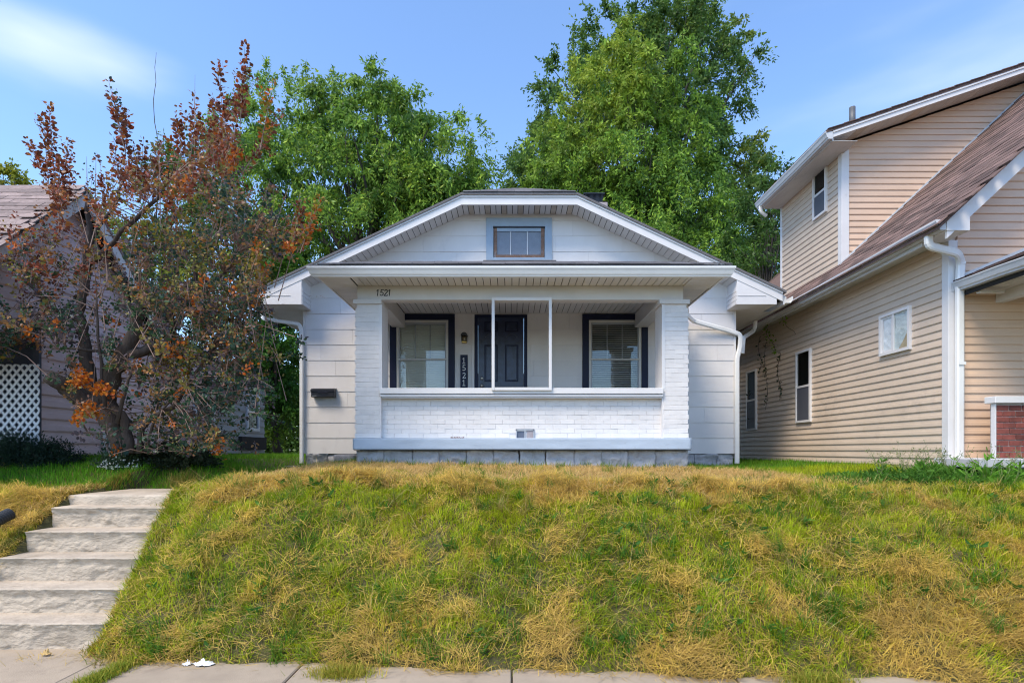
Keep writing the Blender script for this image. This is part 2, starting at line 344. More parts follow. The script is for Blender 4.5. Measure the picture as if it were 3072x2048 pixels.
# ------------------------------------------------------------------ concrete steps
st = thing('stone_steps', (-3.77, 5, 0), 'worn pale concrete garden steps climbing the grassy bank to the walk', 'steps')
def rough_block(name, a, b, m, parent, seg=(28,8,6), amp=.018, nose=.03, seed=0, fs=2.2):
    a = np.array(a, float); b = np.array(b, float); vs = []; fs_ = []; key = {}
    def vid(i, j, k):
        if (i,j,k) in key: return key[(i,j,k)]
        t = np.array([i/seg[0], j/seg[1], k/seg[2]]); p = a+(b-a)*t
        # round the edges
        c = (a+b)/2; h = (b-a)/2; q = p-c; r = nose
        inner = np.clip(q, -(h-r), h-r); d = q-inner; L = np.linalg.norm(d)
        if L > 1e-9: q = inner+d/L*min(L, r)
        p = c+q
        n1 = fbm(np.array(p[0]*fs+seed*7+p[1]*1.3), np.array(p[2]*fs*2.2+p[1]*1.7+seed), 5)-.5
        n2 = fbm(np.array(p[0]*9+seed), np.array(p[2]*14+p[1]*5), 3)-.5
        if j == 0: p[1] += -amp*1.9*float(n1)-amp*.8*float(n2)
        if name == 'step' and j == 0:
            u = k/seg[2]; p[1] += (.030 if u < .80 else .030*(1-(u-.80)/.20)**.7)+(.006*float(abs(n1)*2 < .06)); n3 = float(fbm(np.array(p[0]*4.+seed*3),np.array(p[2]*9.+seed),3)); p[1] += .009*(n3 > .60)
        if k == seg[2]: p[2] += amp*.35*float(n1)
        if i in (0, seg[0]): p[0] += amp*float(n1)
        key[(i,j,k)] = len(vs); vs.append(tuple(p)); return key[(i,j,k)]
    X_, Y_, Z_ = seg
    for i in range(X_):
        for k in range(Z_):
            fs_.append((vid(i,0,k),vid(i+1,0,k),vid(i+1,0,k+1),vid(i,0,k+1))); fs_.append((vid(i,Y_,k),vid(i,Y_,k+1),vid(i+1,Y_,k+1),vid(i+1,Y_,k)))
        for j in range(Y_):
            fs_.append((vid(i,j,Z_),vid(i+1,j,Z_),vid(i+1,j+1,Z_),vid(i,j+1,Z_))); fs_.append((vid(i,j,0),vid(i,j+1,0),vid(i+1,j+1,0),vid(i+1,j,0)))
    for j in range(Y_):
        for k in range(Z_):
            fs_.append((vid(0,j,k),vid(0,j,k+1),vid(0,j+1,k+1),vid(0,j+1,k))); fs_.append((vid(X_,j,k),vid(X_,j+1,k),vid(X_,j+1,k+1),vid(X_,j,k+1)))
    return add(name, vs, fs_, m, parent, True)
tops = [.20,.40,.60,.79,.98]
fronts = [4.32,4.59,4.86,5.13,5.40]
for i, (z, y) in enumerate(zip(tops, fronts)):
    rough_block('step', (ST_X0-.02*(i<2)+random.uniform(-.02,.02), y, z-.30), (ST_X1, y+.42, z), CONC, st, (84,9,24), .022, .016, i)
rough_block('landing', (ST_X0-.03, 5.67, .90), (ST_X1+.02, 6.7, 1.08), CONC, st, (50,8,8), .008, .012, 9)

# ------------------------------------------------------------------ WHITE BUNGALOW
YW = 10.3; CXH = .126
hs = thing('white_bungalow', (CXH, 12, 1.3), 'small white bungalow with clipped front gable, brick porch and navy window trim', 'house')
XL, XR = PX(912, YW), PX(2205, YW)
WZ0, WZ1 = 1.474, 4.09
YB = 19.0
# openings in the front wall
DX0, DX1, DZ0, DZ1 = PX(1423.7,YW), PX(1581.7,YW), 1.72, 3.99
WA = (PX(1170.6,YW), PX(1364.5,YW)); WB = (PX(1746.9,YW), PX(1942.7,YW)); WTZ = 4.0; WBZ = 2.33
fw = M()
for x0, x1, z0, z1 in [(XL,WA[0]+.05,WZ0,WZ1),(WA[1]-.05,DX0+.03,WZ0,WZ1),(DX1-.03,WB[0]+.05,WZ0,WZ1),(WB[1]-.05,XR,WZ0,WZ1),
                       (WA[0]+.05,WA[1]-.05,WZ0,WBZ+.05),(WB[0]+.05,WB[1]-.05,WZ0,WBZ+.05),
                       (WA[0]+.05,WA[1]-.05,WTZ-.05,WZ1),(WB[0]+.05,WB[1]-.05,WTZ-.05,WZ1),(DX0+.03,DX1-.03,DZ1-.03,WZ1),(DX0+.03,DX1-.03,WZ0,DZ0)]:
    fw.box((x0,YW+.015,z0),(x1,YW+.13,z1))
RP = .469; XG = 4.574; ZT = 5.97; XT = 1.004      # gable: half width, clip height, half flat
def gable_z(x): return min(ZT, ZT-(abs(x-CXH)-XT)*RP)
front = fw.build('front_wall', WMORT, hs)
SH = .2818
def rowclip(z0, z1, xa, xb):
    return xa, xb
def shingle_piece(x0, x1, z0, z1, parent, y=YW, name='siding_shingle', cut=None):
    m_ = M(); t = .014; g = .0012
    zb, zt = z0, z1
    x0 += g; x1 -= g; t = .011
    # wedge: thicker at the butt
    if cut is None:
        vs = [(x0,y-t,zb),(x1,y-t,zb),(x1,y-.002,zt+.01),(x0,y-.002,zt+.01),(x0,y+.012,zb),(x1,y+.012,zb),(x1,y+.012,zt+.01),(x0,y+.012,zt+.01)]
        m_.poly(vs, [(0,1,2,3),(4,7,6,5),(0,4,5,1),(1,5,6,2),(2,6,7,3),(3,7,4,0)])
    else:      # cut: list of (x,z) polygon
        yy = lambda z: y-t+(t-.002)*(z-zb)/(zt-zb)
        n = len(cut); vs = [(px,yy(pz),pz) for px,pz in cut]+[(px,y+.012,pz) for px,pz in cut]
        m_.poly(vs, [tuple(range(n)), tuple(range(n,2*n))[::-1]]+[(i,i+n,(i+1)%n+n,(i+1)%n) for i in range(n)])
    return m_.build(name, WSHING, parent)
def hclip(poly, a, b, c):     # keep a*x+b*z<=c
    outp = []
    for i in range(len(poly)):
        p, q = poly[i], poly[(i+1)%len(poly)]; dp = a*p[0]+b*p[1]-c; dq = a*q[0]+b*q[1]-c
        if dp <= 0: outp.append(p)
        if dp*dq < 0: t = dp/(dp-dq); outp.append((p[0]+(q[0]-p[0])*t, p[1]+(q[1]-p[1])*t))
    return outp
gz1 = PZ(640, YW)+.0  # top of the gable siding (soffit meets wall)
# gable wall behind the shingles
ug = M(); ug.prism([(XL,WZ1),(XR,WZ1),(XR,gable_z(XR)-.16),(CXH+XT+.1,ZT-.13),(CXH-XT-.1,ZT-.13),(XL,gable_z(XL)-.16)], 1, YW+.016, YW+.13)
gw = ug.build('gable_wall', WMORT, hs)
AW = (PX(1459,YW), PX(1655,YW), PZ(786,YW), PZ(656,YW))
holes = [(WA[0],WA[1],WBZ,WTZ),(WB[0],WB[1],WBZ,WTZ),(DX0,DX1,0,DZ1),AW]
z = WZ0-.002; row = 0
while z < ZT-.12:
    z1 = z+SH
    offs = [.35,.95,.1,.7,1.05,.5][row%6]+random.uniform(-.1,.1)
    xs = [XL]; q = XL+offs if row else XL+1.0
    while q < XR-.12: xs.append(q); q += 1.2
    xs.append(XR)
    for a, b in zip(xs[:-1], xs[1:]):
        segs = [(a,b)]
        zparts = [(z, z1)]
        pieces = [(a,b,z,z1)]
        for (hx0,hx1,hz0,hz1) in holes:
            np_ = []
            for (p0,p1,q0,q1) in pieces:
                if p1 <= hx0 or p0 >= hx1 or q1 <= hz0 or q0 >= hz1: np_.append((p0,p1,q0,q1)); continue
                if p0 < hx0: np_.append((p0,hx0,q0,q1))
                if p1 > hx1: np_.append((hx1,p1,q0,q1))
                m0, m1 = max(p0,hx0), min(p1,hx1)
                if q0 < hz0-.02: np_.append((m0,m1,q0,hz0))
                if q1 > hz1+.02: np_.append((m0,m1,hz1,q1))
            pieces = np_
        for (p0,p1,q0,q1) in pieces:
            if p1-p0 < .015: continue
            if q1 < gable_z(XL)-.2: shingle_piece(p0,p1,q0,q1, front if q1 < WZ1+.1 else gw)
            else:
                poly = [(p0+.001,q0),(p1-.001,q0),(p1-.001,q1),(p0+.001,q1)]
                dz = .165
                poly = hclip(poly, RP, 1, ZT-dz+RP*(CXH+XT)); 
                if len(poly) > 2: poly = hclip(poly, -RP, 1, ZT-dz-RP*(CXH-XT))
                if len(poly) > 2: poly = hclip(poly, 0, 1, ZT-.14)
                if len(poly) > 2: shingle_piece(p0,p1,q0,q1, gw, cut=poly)
    z = z1; row += 1
# side walls
box('side_wall', (XL,YW+.14,WZ0), (XL+.12,YB,WZ1), WSHING, hs); box('side_wall', (XR-.12,YW+.14,WZ0), (XR,YB,WZ1), WSHING, hs)
box('rear_wall', (XL+.121,YB-.12,WZ0), (XR-.121,YB,WZ1), WSHING, hs)
# dark interior
# corner boards / thin trims
for x in (XL-.012, XR-.03): box('corner_board', (x,YW-.018,WZ0+.005), (x+.042,YW+.02,WZ1-.03), WTRIM, hs)
# main roof: rake fascia, soffit, roof planes
YG = 9.85
rk = M()
def rake_pts(dz): # offset downwards
    return [(CXH-XG,ZT-(XG-XT)*RP-dz),(CXH-XT,ZT-dz),(CXH+XT,ZT-dz),(CXH+XG,ZT-(XG-XT)*RP-dz)]
def band(d0, d1, y0, y1):
    t, b = rake_pts(d0), rake_pts(d1); m_ = M()
    m_.prism(b+t[::-1], 1, y0, y1); return m_
rt = band(0, .052, YG-.03, YG+.02).build('rake_trim', WTRIM, hs)
rb = band(.053, .178, YG-.012, YG+.022).build('rake_fascia', WTRIM, hs)
# roof body (two slopes and hipped clip)
YR = YG+.85
zr = ZT+XT*RP
ex = CXH+XG+.05; wx = CXH-XG-.05; ez = ZT-(XG+.05-XT)*RP
rm = M(); o_ = .02; th = .045
V = [(wx,YG-.05,ez+o_),(CXH-XT,YG-.05,ZT+o_),(CXH+XT,YG-.05,ZT+o_),(ex,YG-.05,ez+o_),(CXH,YR,zr+o_),(CXH,YB+.4,zr+o_),(wx,YB+.4,ez+o_),(ex,YB+.4,ez+o_)]
V2 = [(x,y,zz-th+.005) for x,y,zz in V]
rm.poly(V+V2, [(0,1,4,5,6),(1,2,4),(2,3,7,5,4),(8,14,13,12,9),(9,12,10),(10,12,13,15,11),(0,8,9,1),(1,9,10,2),(2,10,11,3),(3,11,15,7),(7,15,13,5),(5,13,14,6),(6,14,8,0)])
roof = rm.build('roof', RSH, hs)
# hip shingles on the clipped end, laid one by one
hipv = Vector((0, YR-YG+.05, zr-ZT)); hl = hipv.length; hv = hipv.normalized()
def shingle_mesh(wd, ln, th_, m): 
    a = M().box((0.003,0,-.001),(wd-.003,ln,th_)); me = a.mesh('roof_shingle', m); return me
smH = shingle_mesh(.30,.19,.009,RSH)
nr = int(hl/.135)
for r_ in range(nr):
    d = r_*.135; half = XT*(1-d/hl)-.02; x = -half+random.uniform(0,.05)
    p = Vector((CXH,YG-.06,ZT+o_+.002))+hv*d
    while x < half-.1:
        o = inst('roof_shingle', smH, (CXH+x, p.y, p.z), roof, (math.atan2(hv.z,hv.y)+.02,0,random.uniform(-.01,.01)), (min(1,(half-x)/.3),1,1)); x += .3
# soffit boards under the front rake, laid one by one
sp = .0975
def soffit_board(x0, x1, par, mt):
    m_ = M(); za, zb = gable_z(x0)-.17, gable_z(x1)-.17; g = .006
    y0, y1 = YG+.023, YW+.014
    m_.poly([(x0+g,y0,za),(x1-g,y0,zb),(x1-g,y1,zb),(x0+g,y1,za),(x0+g,y0,za+.01),(x1-g,y0,zb+.01),(x1-g,y1,zb+.01),(x0+g,y1,za+.01)],
            [(0,3,2,1),(4,5,6,7),(0,1,5,4),(1,2,6,5),(2,3,7,6),(3,0,4,7)])
    return m_.build('soffit_board', mt, par)
band(.154, .158, YG+.022, YW+.014).build('soffit_backing', DARK, hs)
x = CXH-XG+.75
sof = box('soffit_rail', (CXH-XT,YW-.03,ZT-.176), (CXH+XT,YW-.018,ZT-.158), SOFF, hs)
k = 0
while x < CXH+XG-.75:
    stn = abs(x-CXH) < XT-.1 and k % 3 == 0
    o = soffit_board(x, x+sp, sof, SOFFST if stn else SOFF)
    if stn: o['label'] = 'water stained soffit board'
    x += sp; k += 1
# eave returns (boxed) and side soffits
for sgn in (-1, 1):
    xi = CXH+sgn*(3.91-CXH); xo = CXH+sgn*(4.60-CXH); zb = 4.066
    a = sorted((xi, xo))
    r_ = M(); zi = gable_z(xi)-.17; zo = gable_z(xo)-.17
    poly = [(xi,zb),(xo,zb),(xo,max(zo,zb+.01)),(xi,zi)]
    if sgn < 0: poly = poly[::-1]
    r_.prism(poly, 1, YG-.004, YW+.13)
    er = r_.build('eave_return', WTRIM, hs)
    box('return_strip', (min(xi,xo)+.01,YG-.012,zb+.145), (max(xi,xo)-.19,YG-.005,zb+.149), SOFF, er)
    for k in range(4):
        zz = zb+.004+k*.075
        box('return_board', (xi-sgn*.012,YG+.005,zz), (xi-sgn*.002,YW+.0,min(zz+.068,zi)), WTRIM, er)
    xw = XR if sgn > 0 else XL
    box('side_soffit', (min(xw,CXH+sgn*4.62),YW+.131,zb), (max(xw,CXH+sgn*4.62),YB+.3,zb+.012), SOFF, hs)
    # fascia and gutter down the side eaves
    box('side_fascia', (CXH+sgn*4.60,YG+.02,zb-.0), (CXH+sgn*4.622,YB+.3,zb+.17), WTRIM, hs)
    gx = CXH+sgn*4.624; gp = [(0,0),(.085,0),(.125,.055),(.125,.115),(.115,.115),(.112,.06),(.08,.01),(.008,.01),(.008,.115),(0,.115)]
    gp = [(gx+sgn*u, zb+.02+v) for u, v in gp]
    if sgn < 0: gp = gp[::-1]
    M().prism(gp, 1, YG-.02, YB+.3).build('side_gutter', WMET, hs)
# foundation blocks
def blocks(x0, x1, y, z0, z1, par, wd=.42, deep=.22, mt=BLOCK, seed=0):
    x = x0; k = 0
    while x < x1-.02:
        e = min(x+wd*random.uniform(.92,1.05), x1)
        if x1-e < .12: e = x1
        rough_block('foundation_block', (x+.001,y,z0), (e-.001,y+deep,z1), mt, par, (18,1,12), .06, .006, seed+k, 3.2); x = e; k += 1
fnd = box('foundation', (XL+.03,YW+.10,.9), (XR-.03,YB-.05,WZ0-.003), MORT, hs)
blocks(XL+.02, -2.1, YW+.02, 1.12, WZ0-.004, fnd, .42, .2, BLOCK, 30); blocks(2.45, XR-.02, YW+.02, 1.12, WZ0-.004, fnd, .42, .2, BLOCK, 50)
rough_block('loose_stone', (PX(1000,9.6),9.55,1.18), (PX(1066,9.6),9.8,1.465), RUBBLE, fnd, (10,4,8), .05, .05, 77)

# ---- porch
YP = 8.2
PL = (PX(1068.8,YP), PX(1145.7,YP)); PR = (PX(1985.6,YP), PX(2062,YP))
LX0, LX1 = PX(1057.7,8.08), PX(2075.5,8.08)
LT, LB = 1.705, 1.537
led = rough_block('porch_ledge', (LX0,8.08,LB), (LX1,8.5,LT), BLUEL, hs, (120,2,10), .008, .008, 5)
box('porch_floor', (LX0+.06,8.501,LB+.02), (LX1-.06,YW+.012,LT-.03), STONE, hs)
pf = box('porch_foundation', (PL[0]+.02,YP+.12,.9), (PR[1]-.02,YW+.09,LB+.018), MORT, hs)
blocks(PL[0], PR[1], YP, 1.12, LB-.006, pf, .41, .2, BLOCK, 5)
blk = M().box((LX0+.01,8.10,LB-.008),(LX1-.01,8.3,LB-.001)).build('ledge_flashing', BLACKM, pf)
# brick meshes
CH = .0671; JT = .0018; BL = .2103
def brick_mesh(l, d=.09, m=WBRICK, nm='brick', h=CH):
    a = M(); s_ = random.random()*9
    nx = 4; vs = []; 
    # front face lightly uneven
    a.cbox((-l/2+JT/2, 0, JT/2), (l/2-JT/2, d, h-JT/2), .0035)
    a.v = [(x+.0012*math.sin(37*z+s_*5), y+.0015*math.sin(23*x+s_), z+.0014*math.sin(31*x+s_*3)) for x,y,z in a.v]
    return a.mesh(nm, m)
BMS = [brick_mesh(BL) for _ in range(4)]; HMS = [brick_mesh(BL/2) for _ in range(3)]
def bricks(x0, x1, y, z0, n, par, full=BMS, skip=None, bl=BL, jit=.0014, rot=0, h=CH, axis='x'):
    cnt = 0
    for r_ in range(n):
        x = x0-(bl/2 if r_ % 2 else 0); zz = z0+r_*h
        while x < x1-.01:
            a, b = max(x, x0), min(x+bl, x1)
            if b-a > .02 and not (skip and skip((a+b)/2, zz)):
                me = random.choice(full); s_ = (b-a)/bl
                inst('brick', me, ((a+b)/2, y+random.uniform(-jit,jit), zz), par, (0,random.uniform(-.004,.004),random.uniform(-.008,.008)), (s_,1,1)); cnt += 1
            x += bl
    return cnt
nb = 0
PZT = 3.64
for (a, b), inner in ((PL, 1), (PR, -1)):
    s0 = (a, b-.045) if inner > 0 else (a+.045, b)
    core = box('porch_pillar', (a+.004,YP+.005,LT+.001), (b-.012,YP+.385,PZT-.001), WMORT, hs)
    nb += bricks(s0[0], s0[1], YP, LT+.002, int((PZT-LT)/CH), core, bl=BL*.78)
    tx = (b-.045, b+.002) if inner > 0 else (a-.002, a+.045)
    box('pillar_trim', (tx[0]+.001,YP-.006,2.424), (tx[1],YP+.39,PZT-.002), WTRIM, core)
    box('pillar_capital', (a-.04,YP-.03,PZT), (b-.003 if inner>0 else b+.03,YP+.41,3.706), BEAM, core, .004)
# parapet
px0, px1 = PL[1]+.004-.045, PR[0]-.004+.045
par_ = box('porch_parapet', (px0,YP+.086,LT+.001), (px1,YP+.30,2.285), WMORT, hs)
vx = PX(1575,8.28)
VEN = lambda x, z: abs(x-vx) < .14 and z < LT+.11
nb += bricks(px0, px1, YP+.08, LT+.002, 8, par_, skip=VEN)
box('sill_board', (PX(1137,8.13),YP-.05,2.343), (PX(1992,8.13),YP+.33,2.425), WTRIM, par_, .004)
box('sill_moulding', (PX(1138,8.13),YP-.035,2.305), (PX(1992,8.13),YP+.05,2.337), WTRIM, par_, .004)
box('sill_drip', (PX(1140,8.13)+.01,YP-.02,2.283), (PX(1992,8.13)-.01,YP+.08,2.302), BEAM, par_, .003)
ve = M(); 
for a, b in (((vx-.135,LT+.002),(vx-.12,LT+.13)),((vx+.12,LT+.002),(vx+.135,LT+.13)),((vx-.135,LT+.115),(vx+.135,LT+.135)),((vx-.01,LT+.002),(vx+.006,LT+.115))):
    ve.box((a[0],YP+.062,a[1]),(b[0],YP+.095,b[1]))
eb = M()
for i in range(16):
    xx = PX(1352,8.28)+i*.0125; eb.box((xx,YP+.070,LT+.001),(xx+random.uniform(.006,.013),YP+.0795,LT+random.uniform(.008,.024)))
eb.build('exposed_brick', mat('bare_red_brick',(.14,.045,.04),.9,.3,30), par_)
vo = ve.build('foundation_vent', SASHG, par_)
box('vent_grille', (vx-.12,YP+.082,LT+.002), (vx-.01,YP+.0915,LT+.10), mat('dull_blue_steel',(.10,.12,.17),.5), vo)
box('vent_damper', (vx+.03,YP+.075,LT+.004), (vx+.118,YP+.0915,LT+.112), STONE, vo)
# beam
BX0, BX1 = PX(1071,YP), PX(2051,YP)
beam = box('porch_beam', (BX0,YP+.02,3.735), (BX1,YP+.17,3.912), BEAM, hs)
box('beam_lower_board', (BX0+.003,YP+.012,3.708), (BX1-.003,YP+.185,3.733), BEAM, beam)
for a, b in ((PL[0]+.08,PL[1]-.06),(PR[0]+.06,PR[1]-.08)):
    box('side_beam', (a,YP+.19,3.76), (b,YW-.002,4.0), BEAM, hs)
# house number on the beam: brush strokes
def stroke(pts, x, y, z, s, m_, w=.012, slant=0):
    P_ = [(x+(u+slant*v)*s, y, z+v*s) for u, v in pts]
    for i in range(len(P_)-1):
        a, b = Vector(P_[i]), Vector(P_[i+1]); d = (b-a); n_ = Vector((d.z,0,-d.x)).normalized()*w/2; e = d.normalized()*w*.25
        q = [a-e+n_, b+e+n_, b+e-n_, a-e-n_]
        n = len(m_.v); yy = .003+.0002*i
        m_.poly([tuple(p) for p in q]+[tuple(p+Vector((0,-yy,0))) for p in q], [(0,1,2,3),(7,6,5,4),(0,4,5,1),(1,5,6,2),(2,6,7,3),(3,7,4,0)])
arc = lambda cx, cy, r, a0, a1, n=10, ry=None: [(cx+r*math.cos(R(a0+(a1-a0)*i/n)), cy+(ry or r)*math.sin(R(a0+(a1-a0)*i/n))) for i in range(n+1)]
G1 = [[(.25,.0),(.25,1)],[(.25,1),(.05,.82)]]
G1S = G1+[[(.02,.0),(.48,.0)]]
G5 = [[(.5,1),(.12,1)],[(.12,1),(.08,.55)],[(.08,.55)]+arc(.25,.32,.27,130,-140,12)]
G2 = [arc(.27,.74,.23,160,-30,10)+[(.05,.02)],[(.05,.02),(.55,.02)],[(.55,.02),(.57,.15)]]
bn = M(); x = PX(1127,YP); 
for g in (G1, G5, G2, G1):
    for s_ in g: stroke(s_, x, YP+.019, PZ(886,YP), .087, bn, .0125, .12)
    x += .057
bno = bn.build('painted_number', BLACKM, beam); bno['label'] = 'black number 1521'
# porch soffit, ceiling
SZ = 3.913; FY = 7.81; FX0, FX1 = CXH-2.78, CXH+2.78
sp = .1015
cb = box('porch_soffit', (FX0,FY,SZ+.012), (FX1,YP+.3,SZ+.02), DARK, hs)
box('porch_soffit_side', (FX0,YP+.301,SZ+.012), (PL[0]+.07,YW,SZ+.02), DARK, cb); box('porch_soffit_side', (PR[1]-.07,YP+.301,SZ+.012), (FX1,YW,SZ+.02), DARK, cb)
me_f = M().box((.005,0,0),(sp-.005,YP+.02-FY,.011)).mesh('soffit_board', SOFF)
x = FX0+.42
while x < FX1-.40: inst('soffit_board', me_f, (x,FY,SZ), cb); x += sp
me_s = M().box((0,.0025,0),(BX0-FX0-.003,sp-.0025,.011)).mesh('soffit_board', SOFF)
for X0 in (FX0, BX1+.003):
    y = FY
    while y < YW-.1:
        if y < YP+.02: pass
        inst('soffit_board', me_s, (X0,y,SZ-.0125 if y < YP+.02 else SZ), cb); y += sp
pc = box('porch_ceiling', (PL[0]+.08,YP+.171,4.024), (PR[1]-.08,YW+.012,4.03), DARK, hs)
me_c = M().box((.005,0,0),(sp-.005,YW-YP-.18,.011)).mesh('ceiling_board', SOFF)
x = PL[1]-.06
while x < PR[0]+.06: inst('ceiling_board', me_c, (x,YP+.175,4.012), pc); x += sp
# porch fascia + gutter
fas = M(); fas.box((FX0-.02,FY-.02,SZ-.012),(FX1+.02,FY-.001,SZ+.12)); fas.box((FX0-.02,FY,SZ-.012),(FX0-.001,YW+.0,SZ+.12)); fas.box((FX1+.001,FY,SZ-.012),(FX1+.02,YW,SZ+.12))
fas.build('porch_fascia', WMET, hs)
gz = 3.895
gp = [(0,0),(-.06,0),(-.066,.02),(-.078,.03),(-.095,.075),(-.112,.105),(-.112,.13),(-.10,.13),(-.085,.08),(-.055,.012),(-.01,.012),(-.01,.13),(0,.13)]
gm = M()
prof = [(FY-.021+u, gz+v) for u, v in gp]
# mitred ends: build by vertices
def gut(xa, xb):
    n = len(gp); vs = []
    for e, sgn in ((xa,-1),(xb,1)):
        for u, v in gp: vs.append((e+sgn*(-u)*1.0, FY-.021+u, gz+v))
    gm.poly(vs, [tuple(range(n)), tuple(range(n,2*n))[::-1]]+[(i,i+n,(i+1)%n+n,(i+1)%n) for i in range(n)])
gut(FX0-.02, FX1+.02)
gm.build('porch_gutter', WMET, hs)
# porch roof (hipped, low pitch)
rz0 = 4.05; pit = .352; o2 = FY-.10
a0, a1 = FX0-.10, FX1+.10; dY = YW-o2
pr_ = M(); V = [(a0,o2,rz0),(a1,o2,rz0),(a1,YW,rz0),(a0,YW,rz0),(a1-dY,YW,rz0+dY*pit),(a0+dY,YW,rz0+dY*pit)]
V2 = [(x,y,zz-.02) for x,y,zz in V]
pr_.poly(V+V2, [(0,1,4,5),(1,2,4),(0,5,3),(6,11,10,7),(7,10,8),(6,9,11),(0,6,7,1),(1,7,8,2),(3,9,6,0),(2,8,10,4),(4,10,11,5),(5,11,9,3)])
pro = pr_.build('porch_roof', RSH, hs)
smP = shingle_mesh(.32,.19,.010,RSH); an = math.atan(pit)
for r_ in range(18):
    d = r_*.135; x = a0+d+.03+random.uniform(0,.1)
    if d > dY-.15: break
    while x < a1-d-.1:
        if r_ < 9 or r_ > 15: inst('roof_shingle', smP, (x,o2-.015+d,rz0+.003+d*pit+random.uniform(0,.004)), pro, (an+.03,random.uniform(-.012,.012),0), (min(1,(a1-d-x)/.32),1,1))
        x += .32
# chimney
ch = M().cbox((PX(1775,11.3),11.2,5.5),(PX(1818,11.3)+.02,11.75,PZ(606,11.2)),.01).build('chimney', STONE, hs)
cx0, cx1 = PX(1752,11.3), PX(1808,11.3); zc = PZ(606,11.2)
cc = M(); zt = PZ(581,11.2)
cc.box((cx0-.02,11.2,zt),(cx1+.03,11.7,zt+.02))
for i in range(15):
    xx = cx0+.02+i*(cx1-cx0-.04)/14; cc.box((xx-.004,11.22,zc-.12),(xx+.004,11.228,zt)) 
cc.box((cx0+.02,11.3,zc-.12),(cx1-.02,11.6,zt-.02))
cc.build('spark_arrestor', BLACKM, ch)

# ---- windows
def dh_window(x0, x1, par_, right):
    wn = thing('x', (0,0,0), '', '') if False else None
    W_ = M(); c = .116; zt = WTZ; zb = WBZ; y0 = YW-.035
    for a, b, q0, q1 in ((x0,x0+c,zb,zt),(x1-c,x1,zb,zt)): W_.box((a,y0,q0),(b,YW+.03,q1))
    W_.box((x0+c,y0,zt-.108),(x1-c,YW+.03,zt)); W_.box((x0+c,y0-.03,zb),(x1-c,YW+.05,zb+.06))
    win = W_.build('window', NAVY, hs)
    a, b = x0+c+.001, x1-c-.001; t_ = zt-.109; bz = zb+.061
    f = M(); y1 = YW-.022; e = .04
    f.box((a,y1,bz),(a+e,YW+.04,t_)); f.box((b-e,y1,bz),(b,YW+.04,t_)); f.box((a+e,y1,t_-e),(b-e,YW+.04,t_)); f.box((a+e,y1,bz),(b-e,YW+.04,bz+e))
    f.build('frame', CREAMF, win)
    mr = PZ(1077.6, YW); sa = M(); g = .022; y2 = YW-.006; A, B = a+e+.001, b-e-.001; T, Bz = t_-e-.001, bz+e+.001
    sa.box((A,y2,Bz),(A+g,YW+.03,T)); sa.box((B-g,y2,Bz),(B,YW+.03,T)); sa.box((A+g,y2,T-g*1.6),(B-g,YW+.03,T)); sa.box((A+g,y2,Bz),(B-g,YW+.03,Bz+g))
    sa.build('sash', SASHG, win)
    box('meeting_rail', (a+.02,y2-.02,mr-.015), (b-.02,y2-.001,mr+.012), CREAMF, win, .003)
    for k in (1,2):
        xm = A+g+(B-A-2*g)*k/3; box('muntin', (xm-.009,YW+.014,mr+.02), (xm+.009,YW+.026,T-g*1.6-.001), SASHG, win)
    box('pane', (A+g,YW+.004,mr+.013), (B-g,YW+.007,T-g*1.6-.001), GLASS, win)
    box('pane', (A+g,YW+.002,Bz+g), (B-g,YW+.005,mr-.016), GLASS, win)
    n = int((T-Bz)/.034); me = M().box((0,-.012,-.001),(B-A-.03,.012,.001)).mesh('blind_slat', BLIND)
    for k in range(n):
        inst('blind_slat', me, (A+.015, YW+.07, Bz+.02+k*.034), win, (R(52 if not right else 30+random.uniform(-2,2)),0,random.uniform(-.001,.001)))
    if not right: box('roller_blind', (A,YW+.10,Bz), (B,YW+.104,T), BLIND, win)
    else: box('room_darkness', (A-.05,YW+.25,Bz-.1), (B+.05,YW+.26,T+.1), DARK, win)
    return win
dh_window(*WA, None, False); dh_window(*WB, None, True)
# attic window
x0,x1,z0,z1 = AW
W_ = M(); c = .125; y0 = YW-.04
W_.box((x0,y0,z0),(x0+c,YW+.03,z1)); W_.box((x1-c,y0,z0),(x1,YW+.03,z1)); W_.box((x0+c,y0,z1-.15),(x1-c,YW+.03,z1)); W_.box((x0+c,y0,z0),(x1-c,YW+.03,z0+.07))
aw = W_.build('attic_window', BLUEG, hs)
A,B,T,Z = x0+c+.012, x1-c-.012, z1-.175, z0+.073
s_ = M(); s_.box((A,YW-.01,Z),(A+.055,YW+.02,T)); s_.box((B-.055,YW-.01,Z),(B,YW+.02,T)); s_.box((A+.056,YW-.01,Z),(B-.056,YW+.02,Z+.055)); 
s_.build('peeling_sash', RUSTW, aw)
box('sash_top', (A+.056,YW-.01,T-.06), (B-.056,YW+.02,T), BLUEG, aw)
for k in (1,2):
    xm = A+(B-A)*k/3; box('muntin', (xm-.008,YW-.004,Z+.056), (xm+.008,YW+.014,T-.061), PEELW, aw)
for k in range(3):
    p0 = A+.056 if k == 0 else A+(B-A)*k/3+.009; p1 = B-.056 if k == 2 else A+(B-A)*(k+1)/3-.009
    box('pane', (p0,YW+.004,Z+.056), (p1,YW+.008,T-.061), GLASSA, aw)
box('curtain', (A,YW+.022,Z), (B,YW+.026,T), mat('blue_board',(.09,.11,.16),.7,.25,6), aw)
box('window_void', (x0+c,YW+.012,T), (x1-c,YW+.028,z1-.151), DARK, aw)
box('sill_shelf', (x0+.02,YW-.12,z0-.035), (x1-.05,YW-.002,z0-.003), BLACKM, aw)
